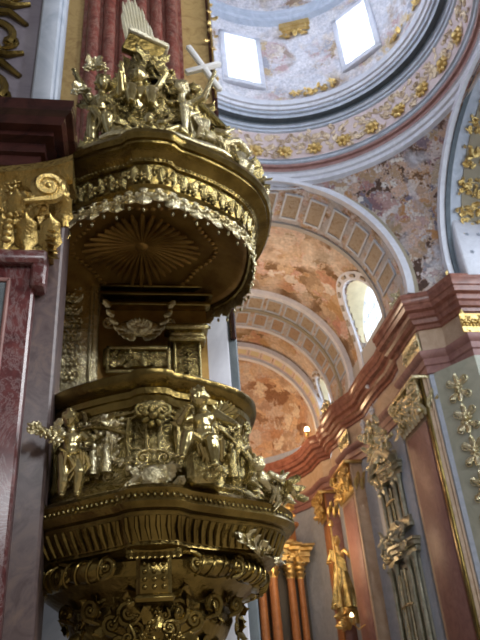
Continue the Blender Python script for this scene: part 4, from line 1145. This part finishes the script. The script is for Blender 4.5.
# cloud stem carrying the glory
st = MB(); rr = random.Random(14)
st.tube([(.02, 6.55, 6.9), (.04, 6.45, 7.3), (.06, 6.35, 7.7), (.08, 6.28, 8.1)], [.34, .28, .22, .16], 14)
scatter(st, rad_fn((.05, 6.42), .30, -190, 10, 6.9, 8.05, None, .18), 90, .13, rr, 'lllbs')
obj('cloud_column', st, 'old_gold', canopy)
sd = MB(); rr = random.Random(15)
sd.tube([(.28, 6.2, 8.1), (.36, 6.2, 7.8), (.44, 6.15, 7.5), (.62, 6.1, 7.2), (.85, 6.1, 6.95), (1.1, 6.1, 6.6)], [.03, .04, .05, .05, .05, .04], 9)
def edge(u, v):
    pts = [(.26, 8.05), (.36, 7.75), (.5, 7.4), (.75, 7.1), (1.05, 6.8), (1.25, 6.3), (1.45, 5.9)]
    k = u * 5.99; i = int(k); f_ = k - i
    return Vector((pts[i][0] * (1 - f_) + pts[i + 1][0] * f_ - .3 * v * rr.random(), 6.15, pts[i][1] * (1 - f_) + pts[i + 1][1] * f_ - .1)), Vector((.4, -1, .3)), Vector((1, 0, 0))
scatter(sd, edge, 190, .14, rr, 'llbbs')
def edge2(u, v):
    pts = [(-.10, 7.7), (-.3, 7.4), (-.5, 7.2), (-.55, 6.8), (-.7, 6.4), (-.85, 6.0), (-1.0, 5.7)]
    k = u * 5.99; i = int(k); f_ = k - i
    return Vector((pts[i][0] * (1 - f_) + pts[i + 1][0] * f_ + .3 * v, 6.2, pts[i][1] * (1 - f_) + pts[i + 1][1] * f_ - .1)), Vector((-.3, -1, .3)), Vector((1, 0, 0))
scatter(sd, edge2, 60, .12, rr, 'llbbs')
obj('cloud_scrolls', sd, G, canopy)
cx_ = MB()
a_ = Vector((.66, 5.92, 7.92)); b_ = Vector((1.04, 5.92, 7.10)); d = (b_ - a_).normalized(); s_ = Vector((d.z, 0, -d.x)) * -1
M = Matrix(((d.x, 0, -d.z, 0), (0, 1, 0, 0), (d.z, 0, d.x, 0), (0, 0, 0, 1)))
Mc = Matrix.Translation(a_) @ M
L = (b_ - a_).length
cx_.box(0, L, -.03, .03, -.035, .035, Mc, .01); cx_.box(L * .46, L * .46 + .07, -.036, .036, -.26, .24, Mc, .01)
tag(obj('cross', cx_, 'painted_glare_white'), 'shining tilted cross at the right of the canopy crown against the dome', 'cross')

# ================================================================== DOME ORNAMENT
rr = random.Random(81)
for i in range(13):
    a = -1.5 + i * 12.1
    n_ = Vector((-math.cos(R(a)), -math.sin(R(a)), 0)); p = polar(DC, 6.28, a, 22.55)
    g = MB(); M = frame(p, n_, (0, 0, 1)); g.rosette(M, .34, 8); g.ell((0, 0, .1), (.18, .18, .17), 14, 8, M)
    tag(obj('gilded_boss', g, 'bright_gold'), 'round gilded rosette boss on the pink frieze under the dome', 'boss', 'gilded bosses of the dome frieze')
fo = MB()
for i in range(330):
    a = -12 + i * .47
    n_ = Vector((-math.cos(R(a)), -math.sin(R(a)), 0)); z = 22.93 + rr.uniform(-.62, .62)
    M = frame(polar(DC, 6.28, a, z), n_, (0, 0, 1)) @ Matrix.Rotation(rr.uniform(0, 6.28), 4, 'Z')
    if i % 3: fo.leaf(M, .36, .09, .05, 5)
    else: fo.scroll(M, .15, 1.3, .035, .15, 9, rr.choice((-1, 1)))
trim(fo, 'rose_gilt')
for i, a in enumerate([x - 30 for x in WIN_A]):
    rr = random.Random(i + 90)
    n_ = Vector((-math.cos(R(a)), -math.sin(R(a)), 0)); tg = Vector((-n_.y, n_.x, 0))
    g = MB(); p = polar(DC, 5.35, a, 29.2)
    g.box(-.75, .75, -.1, .25, -.12, .10, frame(p + Vector((0, 0, .75)), n_, tg), .03); g.box(-.6, .6, -.35, -.12, -.08, .08, frame(p + Vector((0, 0, .75)), n_, tg), .03)
    scatter(g, lambda u, v: (p + tg * (u - .5) * 1.3 + Vector((0, 0, v * .7)), n_, tg), 26, .22, rr, 'lsr')
    tag(obj('gilded_capital', g, 'bright_gold'), 'gilded capital between the dome windows, ' + ('right of the first full window' if i == 0 else 'further round the drum'), 'capital', None if i == 0 else 'dome capitals')
    g = MB(); rr = random.Random(i + 30)
    scatter(g, lambda u, v: (polar(DC, 5.36, a + (u - .5) * 30, 25.05 + v * .35), n_, tg), 36, .16, rr, 'llsr')
    tag(obj('gilded_festoon', g, 'bright_gold'), 'gilded leaf festoon on the sill of the dome drum ' + ('between both bright windows' if i == 0 else 'elsewhere round the drum'), 'festoon', None if i == 0 else 'dome festoons')

# ornament on the transept arch soffit and the far arch edges
rr = random.Random(17)
for k, d in enumerate(range(12, 90, 13)):
    g = MB(); p = Vector((13.8, DC[1] + 5.62 * math.cos(R(d)), CZ - .1 + 5.62 * .92 * math.sin(R(d)))); n_ = Vector((0, -math.cos(R(d)), -math.sin(R(d))))
    scatter(g, lambda u, v: (p + Vector((u - .5, 0, 0)) * 1.2 + Vector((0, -math.sin(R(d)), math.cos(R(d)))) * (v - .5) * .8, n_, Vector((1, 0, 0))), 22, .2, rr, 'llsr')
    tag(obj('gilded_relief', g, 'bright_gold'), 'gilded leaf relief on the soffit of the right transept arch', 'relief', 'reliefs of the transept arch')

# ================================================================== FAR RIGHT PIER AND CHOIR WALL
def wall_pilaster(name, label, y0, y1, x, z1, panel, border, z0=-1.6, capmat='bright_gold', seed=1, edge_mat='brown_gold'):
    t = thing(name, label, 'pilaster', (x, (y0 + y1) / 2, z0))
    obj('shaft', MB().box(x, x + .9, y0, y1, z0, z1, None, .03), border, t)
    w_ = (y1 - y0) * .12
    obj('shaft_panel', MB().box(x - .06, x + .02, y0 + w_, y1 - w_, z0 + 2.2, z1 - 1.75, None, .02), panel, t)
    obj('corner_bead', MB().box(x - .08, x + .03, y0 - .05, y0 + w_ * .55, z0, z1, None, .02), edge_mat, t)
    rr_ = random.Random(seed)
    c = MB()
    c.box(x - .04, x + .5, y0 + w_ * .6, y1 - w_ * .6, z1 - 1.5, z1 - .12, None, .03)
    obj('capital', c, capmat, t)
    g = MB(); W_ = y1 - y0
    for i in range(8): g.leaf(frame((x - .1, y0 + W_ * (i + .5) / 8, z1 - 1.6), (-1, 0, 0), (0, 0, 1)), .65, W_ / 13, .35)
    for i in range(7): g.leaf(frame((x - .1, y0 + W_ * (i + 1) / 8, z1 - 1.15), (-1, 0, 0), (0, 0, 1)), .55, W_ / 14, .45)
    for yy, sg in ((y0 + .12 * W_, -1), (y1 - .12 * W_, 1)):
        M = frame((x - .35, yy, z1 - .36), (-1, -.6, 0), (0, sg, 0)); g.scroll(M, .26, 1.7, .09, .15, 18, 1); g.ell((0, 0, -.03), (.24, .24, .06), 14, 6, M)
    for i in range(5): g.leaf(frame((x + .05 + i * .16, y0 - .02, z1 - 1.5 + .3 * (i % 2)), (0, -1, 0), (0, 0, 1)), .7, .1, .3)
    scatter(g, plane_fn((x - .3, y0 - .1, z1 - 1.4), (0, W_, 0), (0, 0, 1.1), (-1, 0, 0)), 60, .26, rr_, 'lsrb')
    obj('capital_foliage', g, capmat, t)
    obj('abacus', MB().box(x - .42, x + .6, y0 - .12, y1 + .12, z1 - .14, z1 + .02, None, .04), capmat, t)
    return t

Z1 = ZT - 3.38
wall_pilaster('wall_pilaster', 'rose marble pilaster with gilded capital right of the silvered organ case', 23.35, 26.15, 11.12, Z1, 'rose_marble', 'peach_marble', seed=3, capmat='pale_gold')
wall_pilaster('wall_pilaster', 'red marble pilaster with peach border left of the silvered organ case', 32.6, 35.2, 10.78, Z1, 'rose_marble', 'peach_marble', seed=4, edge_mat='peach_marble')
wall_pilaster('wall_pilaster', 'narrow amber marble pilaster beside the high altar', 37.3, 38.5, 10.55, Z1, 'amber_marble', 'rose_marble', seed=5, edge_mat='amber_marble')

# frieze blocks: gilded grille panels between the mouldings of the entablature
def frieze_panel(label, p, u, n_, w_, h, seed, mat='pale_gold'):
    g = MB(); u = Vector(u).normalized(); rr_ = random.Random(seed); c = Vector(p)
    M = frame(c, n_, u); g.box(-w_ / 2, w_ / 2, -h / 2, h / 2, -.06, .02, M, .02)
    for k in range(4): g.rosette(M @ Matrix.Translation((-w_ / 2 + w_ * (k + .5) / 4, 0, .03)), h * .22, 6)
    scatter(g, lambda a, b_: (c + u * (a - .5) * w_ * .9 + Vector((0, 0, (b_ - .5) * h * .85)), Vector(n_), u), 24, h * .16, rr_, 'llsr')
    tag(obj('frieze_plaque', g, mat), label, 'plaque')
frieze_panel('gilded plaque in the frieze at the right edge above the sage panel', (13.0, 21.66, ZT - 1.95), (1, 0, 0), (0, -1, 0), 1.1, .85, 5, 'bright_gold')
frieze_panel('gilded plaque in the frieze above the capital right of the organ case', (11.24, 24.0, ZT - 1.95), (0, 1, 0), (-1, 0, 0), 1.7, .85, 6)
frieze_panel('gilded plaque in the frieze over the peach bordered pilaster', (10.93, 33.7, ZT - 1.95), (0, 1, 0), (-1, 0, 0), 1.6, .85, 7)
for k, (yy, zz) in enumerate(((30.3, ZT - 1.72), (30.3, ZT - 2.17), (31.9, ZT - 1.72), (31.9, ZT - 2.17))):
    g = MB().ell((11.55, yy, zz), (.12, .20, .13), 14, 8); g.rosette(frame((11.5, yy, zz), (-1, 0, 0), (0, 1, 0)), .24, 8)
    tag(obj('silver_boss', g, 'white_stone'), 'pale round boss in the peach frieze above the organ case', 'boss', 'pale bosses of the choir frieze')

# sage panel with raised gold ornament on the camera-facing side of the pier
t = thing('ornament_panel', 'sage green panel with raised gilded flower ornament at the right edge', 'panel', (12.9, 21.9, -1.6))
obj('panel_slab', MB().sweep([(15.2, 21.66), (12.62, 21.66), (11.42, 23.34)], [(-.3, -1.6), (0, -1.6), (0, Z1), (-.3, Z1)], solid=True), 'sage_marble', t, 20)
PB, PD = Vector((12.62, 21.66, 0)), Vector((11.42, 23.34, 0))
pu = (PB - PD).normalized(); pn = Vector((pu.y, -pu.x, 0)); pn = pn if pn.x < 0 else -pn
g = MB().tube([PD + Vector((-.02, .04, -1.6)), PD + Vector((-.02, .04, Z1))], .13, 4, 1, (1, 1, 0))
obj('edge_strip', g, 'peach_marble', t)
for (zc, s_) in ((11.0, .45), (9.75, .6), (8.5, .45), (7.2, .55), (5.9, .5), (4.6, .5)):
    for (cc, n_, u_) in ((PD.lerp(PB, .55) + pn * .05, pn, pu), (Vector((13.5, 21.64, 0)), Vector((0, -1, 0)), Vector((1, 0, 0)))):
        g = MB(); c3 = cc + Vector((0, 0, zc)); Zv = Vector((0, 0, 1))
        g.rosette(frame(c3, n_, u_), .22 * s_ / .5, 7)
        for sx in (-1, 1):
            for dz in (-.35, .3): g.scroll(frame(c3 + u_ * sx * .3 + Zv * dz, n_, u_ * sx), .17, 1.5, .035, .18, 16, sx if dz > 0 else -sx)
            for dz in (-1, 1): g.leaf(frame(c3 + u_ * sx * .08 + Zv * .15 * dz, n_, u_ * sx + Zv * .8 * dz), .45, .09, .12)
        for dz in (-1, 1): g.leaf(frame(c3 + Zv * .15 * dz, n_, Zv * dz), .52, .11, .12)
        g.tube([c3 - Zv * .65, c3 + n_ * .02, c3 + Zv * .65], .022, 6)
        obj('flower_ornament', g, 'pale_gold', t)

# ---- organ case between the pilasters
ox, oy0, oy1 = 11.3, 26.9, 30.5
t = thing('organ_case', 'tall silvered organ case with columns and pipes between the choir pilasters', 'organ', (ox, 28.7, -1.6))
obj('back_panel', MB().box(11.2, 11.75, oy0 - .35, oy1 + .35, -1.6, 11.4, None, .03), 'blue_grey_stone', t)
def stage(z0, z1, yy0, yy1, xf, npipe):
    obj('stage_body', MB().box(xf + .15, 11.6, yy0 + .1, yy1 - .1, z0, z1, None, .03), 'sage_marble', t)
    e_ = MB(); wv = [(yy0 - .1, xf + .1), (yy0 + (yy1 - yy0) * .25, xf), (yy0 + (yy1 - yy0) * .5, xf - .22), (yy0 + (yy1 - yy0) * .75, xf), (yy1 + .1, xf + .1)]
    pth_ = [(11.6, yy0 - .1)] + [(x, y) for y, x in wv] + [(11.6, yy1 + .1)]
    e_.sweep(pth_, [(-.3, z1 - .5), (.05, z1 - .5), (.05, z1 - .3), (.14, z1 - .26), (.16, z1 - .1), (.24, z1 - .06), (.24, z1 + .04), (-.3, z1 + .06)])
    obj('stage_cornice', e_, 'silver_gilt', t); e_ = MB()
    e_.sweep(pth_, [(-.3, z0 - .05), (.18, z0 - .05), (.2, z0 + .1), (.1, z0 + .2), (.08, z0 + .42), (-.3, z0 + .44)])
    obj('stage_base', e_, 'silver_gilt', t)
    for yc in (yy0 + .15, yy0 + (yy1 - yy0) * .27, yy1 - (yy1 - yy0) * .27, yy1 - .15):
        c = MB().tube([(xf + .05, yc, z0 + .4), (xf + .05, yc, z0 + .55), (xf + .05, yc, z1 - .8), (xf + .05, yc, z1 - .5)], [.15, .12, .105, .17], 14)
        for q_ in range(6): c.leaf(frame((xf - .05, yc - .1 + .04 * q_, z1 - .85), (-1, 0, 0), (0, 0, 1)), .3, .05, .12)
        obj('column', c, 'silver_gilt', t)
    ys = [yy0 + (yy1 - yy0) * (.34 + .32 * i / max(1, npipe - 1)) for i in range(npipe)]
    for i, yc in enumerate(ys):
        top = z1 - .75 - .16 * abs(i - (npipe - 1) / 2)
        obj('organ_pipe', MB().tube([(xf + .02, yc, z0 + .45), (xf + .02, yc, z0 + .8), (xf + .02, yc, top)], [.03, .07, .07], 12).tube([(xf + .02, yc, z0 + 1.15), (xf + .02, yc, z0 + 1.3)], .085, 12).tube([(xf + .02, yc, top - .35), (xf + .02, yc, top - .25)], .085, 12), 'pale_gold' if i % 2 else 'silver_gilt', t)
    obj('pipe_gap_shade', MB().box(xf + .10, xf + .17, yy0 + (yy1 - yy0) * .3, yy1 - (yy1 - yy0) * .3, z0 + .4, z1 - .5), 'painted_recess_shade', t)  # dark board stands in for the shade between the pipes
    g = MB(); rr_ = random.Random(int(z0 * 7) + 3)
    g.tube([(xf - .07, yy0 + (yy1 - yy0) * .3, (z0 + z1) / 2), (xf - .1, (yy0 + yy1) / 2, (z0 + z1) / 2 + .05), (xf - .07, yy1 - (yy1 - yy0) * .3, (z0 + z1) / 2)], .05, 7)
    obj('gilded_belt', g, 'pale_gold', t); g = MB()
    scatter(g, plane_fn((xf - .2, yy0, z1 - .45), (0, yy1 - yy0, 0), (0, 0, .5), (-1, -.3, 0)), 34, .2, rr_, 'llsr')
    obj('gilded_carving', g, 'pale_gold', t)
stage(2.2, 6.7, 27.1, 30.3, 10.95, 4)
stage(7.3, 10.0, 27.4, 30.0, 11.05, 3)
g = MB(); rr = random.Random(77)
scatter(g, plane_fn((10.75, 27.1, 6.6), (0, 3.1, 0), (0, 0, .8), (-1, -.2, 0)), 50, .24, rr, 'llsrb')
obj('middle_carving', g, 'silver_gilt', t)
ar = MB().tube([(10.85, 27.3 + 3.0 * i / 14, 10.15 + .75 * math.sin(PI * i / 14)) for i in range(15)], .2, 10)
ar.box(11.0, 11.6, 27.5, 30.1, 10.0, 10.6, None, .05)
obj('arched_pediment', ar, 'silver_gilt', t)
g = MB(); scatter(g, plane_fn((10.85, 27.7, 10.3), (0, 2.2, 0), (-.1, 0, 1.9), (-1, -.4, 0)), 100, .26, rr, 'llsrb')
obj('crest_carving', g, 'pale_gold', t)
figure('cherub_statue', 'gilded winged cherub on the crest of the organ case under the choir cornice', 'statue', (10.75, 28.9, 11.6), -1.2, 1.5, dict(SEAT, elL=(.22, -.05, .45), wrL=(.28, -.1, .6)), 'pale_gold', wings=1.1, voxel=.035)
figure('cherub_statue', 'gilded cherub with raised hand lower right on the organ crest', 'statue', (10.75, 27.2, 10.6), -.9, 1.2, dict(SEAT, elR=(-.22, -.05, .42), wrR=(-.26, -.1, .56)), 'pale_gold', wings=.9, voxel=.03)

# ---- gilded saint on a bracket in front of the wall, left of the peach pilaster
t = thing('gilded_bracket', 'gilded wall bracket with foliage beneath the standing golden saint', 'bracket', (10.6, 35.95, 4.6))
g = MB().revolve([(0, 4.6), (.12, 4.7), (.2, 4.9), (.34, 5.1), (.32, 5.25), (.46, 5.4), (.5, 5.55), (.44, 5.62), (0, 5.62)], (10.45, 35.95), 0, 360, 24)
obj('bracket_body', g.box(10.4, 11.3, 35.75, 36.15, 4.9, 5.5), 'bright_gold', t)
g = MB(); scatter(g, plane_fn((10.1, 35.5, 4.7), (.2, .7, 0), (0, 0, .9), (-1, -1, 0)), 36, .22, random.Random(5), 'llsb'); obj('bracket_foliage', g, 'bright_gold', t)
figure('saint_statue', 'golden robed saint standing on the bracket with raised staff hand', 'statue', (10.42, 35.95, 5.62), -.5, 3.6,
       pose(pelvis=(0, 0, .52), chest=(0, 0, .70), neck=(0, 0, .82), head=(0, -.01, .91), shL=(.10, 0, .77), shR=(-.10, 0, .77), elL=(.17, -.03, .66), wrL=(.20, -.10, .76), elR=(-.16, -.03, .62), wrR=(-.10, -.13, .60), hipL=(.05, 0, .5), hipR=(-.05, 0, .5), knL=(.05, -.03, .28), knR=(-.05, 0, .28)),
       'bright_gold', child=False, cloth=False, voxel=.035, extra=robe)
tl = MB().tube([(10.1, 35.5, 5.4), (10.1, 35.5, 9.6)], .05, 8).ell((10.1, 35.5, 9.7), (.16, .16, .2), 10, 7)
tag(obj('staff', tl, 'bright_gold'), 'long golden staff beside the robed saint', 'staff')
t = thing('sanctuary_lamp', 'bright lit lamp low on the golden wall ornament beside the red pilaster', 'lamp', (10.15, 34.2, 4.6))
obj('lamp_bowl', MB().revolve([(0, 4.6), (.08, 4.65), (.14, 4.8), (.12, 4.95)], (10.15, 34.2), 0, 360, 16), 'bright_gold', t)
obj('lamp_flame', MB().ell((10.15, 34.2, 5.0), (.09, .09, .16), 12, 8), 'lamp_glow', t)
obj('lamp_arm', MB().tube([(10.15, 34.2, 4.7), (10.4, 34.2, 4.4), (10.75, 34.2, 4.6)], .03, 6), 'bright_gold', t)
t = thing('cornice_lamp', 'small lit lamp standing on the far choir cornice', 'lamp', (10.15, 37.9, ZT))
obj('lamp_bowl', MB().revolve([(0, ZT), (.12, ZT + .02), (.05, ZT + .15), (.14, ZT + .35), (.10, ZT + .5)], (10.15, 37.9), 0, 360, 16), 'bright_gold', t)
obj('lamp_flame', MB().ell((10.15, 37.9, ZT + .55), (.16, .16, .2), 12, 8), 'lamp_glow', t)

# cartouches on top of the cornice
def crest(label, p, n_, w_, h, seed, mat='bright_gold'):
    g = MB(); n_ = Vector(n_).normalized(); u = Vector((-n_.y, n_.x, 0)); rr_ = random.Random(seed); p = Vector(p)
    g.ell((0, h * .45, 0), (w_ * .2, h * .35, .10), 16, 8, frame(p, n_, u) if False else Matrix.Translation(p) @ Matrix(((u.x, 0, n_.x, 0), (u.y, 0, n_.y, 0), (0, 1, 0, 0), (0, 0, 0, 1))))
    scatter(g, lambda a, b_: (p + u * (a - .5) * w_ + Vector((0, 0, b_ * h * (1 - abs(a - .5) * 1.5) + .08)), n_, u), 46, .2, rr_, 'llsr')
    tag(obj('gilded_crest', g, mat), label, 'ornament')
crest('gilded cartouche on the pier cornice at the right edge', (13.2, 21.6, ZT), (0, -1, 0), 1.5, .55, 1)
crest('small gilded crest on the cornice corner by the tall fresco', (11.0, 23.3, ZT), (-.7, -.7, 0), .6, .6, 2, 'pale_gold')
crest('gilded crest on the choir cornice below the second lunette window', (10.5, 34.3, ZT), (-1, -.3, 0), 1.1, .7, 3, 'pale_gold')

# ---- high altar
AX, AY = 8.3, 40.2
t = thing('high_altar', 'amber marble high altar with gilded capitals at the end of the choir', 'altar', (AX, AY, -1.6))
obj('plinth', MB().box(5.4, 9.9, AY - .4, AY + 1.6, -1.6, 2.2, None, .05), 'amber_marble', t)
for i, (x, y, r_) in enumerate(((7.05, AY, .24), (7.65, AY - .35, .27), (8.75, AY + .1, .24), (9.35, AY + .3, .2), (6.0, AY, .24))):
    c = MB().tube([(x, y, 2.2), (x, y, 2.4), (x, y, 2.6), (x, y, 7.9), (x, y, 8.0)], [r_ * 1.5, r_ * 1.35, r_ * 1.05, r_ * .88, r_ * .95], 20)
    co = obj('column', c, 'amber_marble', t)
    g = MB().tube([(x, y, 7.95), (x, y, 8.2), (x, y, 8.7)], [r_ * .9, r_ * 1.0, r_ * 1.5], 16).box(x - r_ * 1.7, x + r_ * 1.7, y - r_ * 1.7, y + r_ * 1.7, 8.68, 8.82, None, .03)
    for k in range(10):
        a = k * 36; n_ = polar((0, 0), 1, a, 0)
        for zz in (8.0, 8.25): g.leaf(frame(Vector((x, y, zz)) + n_ * r_ * .95, n_, (0, 0, 1)), .38, .08, .2)
    obj('column_capital', g, 'bright_gold', co)
e_ = MB(); pp = [(9.8, AY + .9), (9.8, AY), (9.1, AY), (9.05, AY - .3), (8.4, AY - .3), (8.35, AY - .8), (6.9, AY - .8), (6.85, AY - .4), (5.4, AY - .4)]
e_.sweep(pp, [(.1, 8.82), (.1, 9.1), (.16, 9.14), (.16, 9.4), (.28, 9.46), (.32, 9.62), (.45, 9.7), (.45, 9.8), (-1.0, 9.84)])
obj('altar_entablature', e_, 'bright_gold', t, 30)
g = MB(); rr = random.Random(19)
scatter(g, plane_fn((6.6, AY - 1.0, 8.9), (2.8, .6, 0), (0, 0, .5), (0, -1, 0)), 60, .2, rr, 'llsr')
scatter(g, plane_fn((7.0, AY - .9, 9.8), (2.4, .8, 0), (0, 0, .3), (0, -1, 0)), 40, .22, rr, 'llsb')
obj('gilded_frieze', g, 'bright_gold', t)
obj('attic', MB().box(7.9, 9.3, AY - .1, AY + 1.0, 9.84, 10.9, None, .08).box(7.7, 9.5, AY - .25, AY + 1.1, 10.85, 11.1, None, .06).box(8.1, 9.1, AY, AY + .9, 11.1, 11.9, None, .1), 'amber_marble', t)
g = MB(); scatter(g, plane_fn((7.9, AY - .3, 11.1), (1.4, 0, 0), (0, 0, 1.3), (0, -1, 0)), 44, .22, rr, 'llsb'); obj('attic_carving', g, 'bright_gold', t)
obj('altar_back', MB().box(5.6, 9.8, AY + .8, AY + 1.3, 2.2, 8.9), 'painted_recess_shade', t)
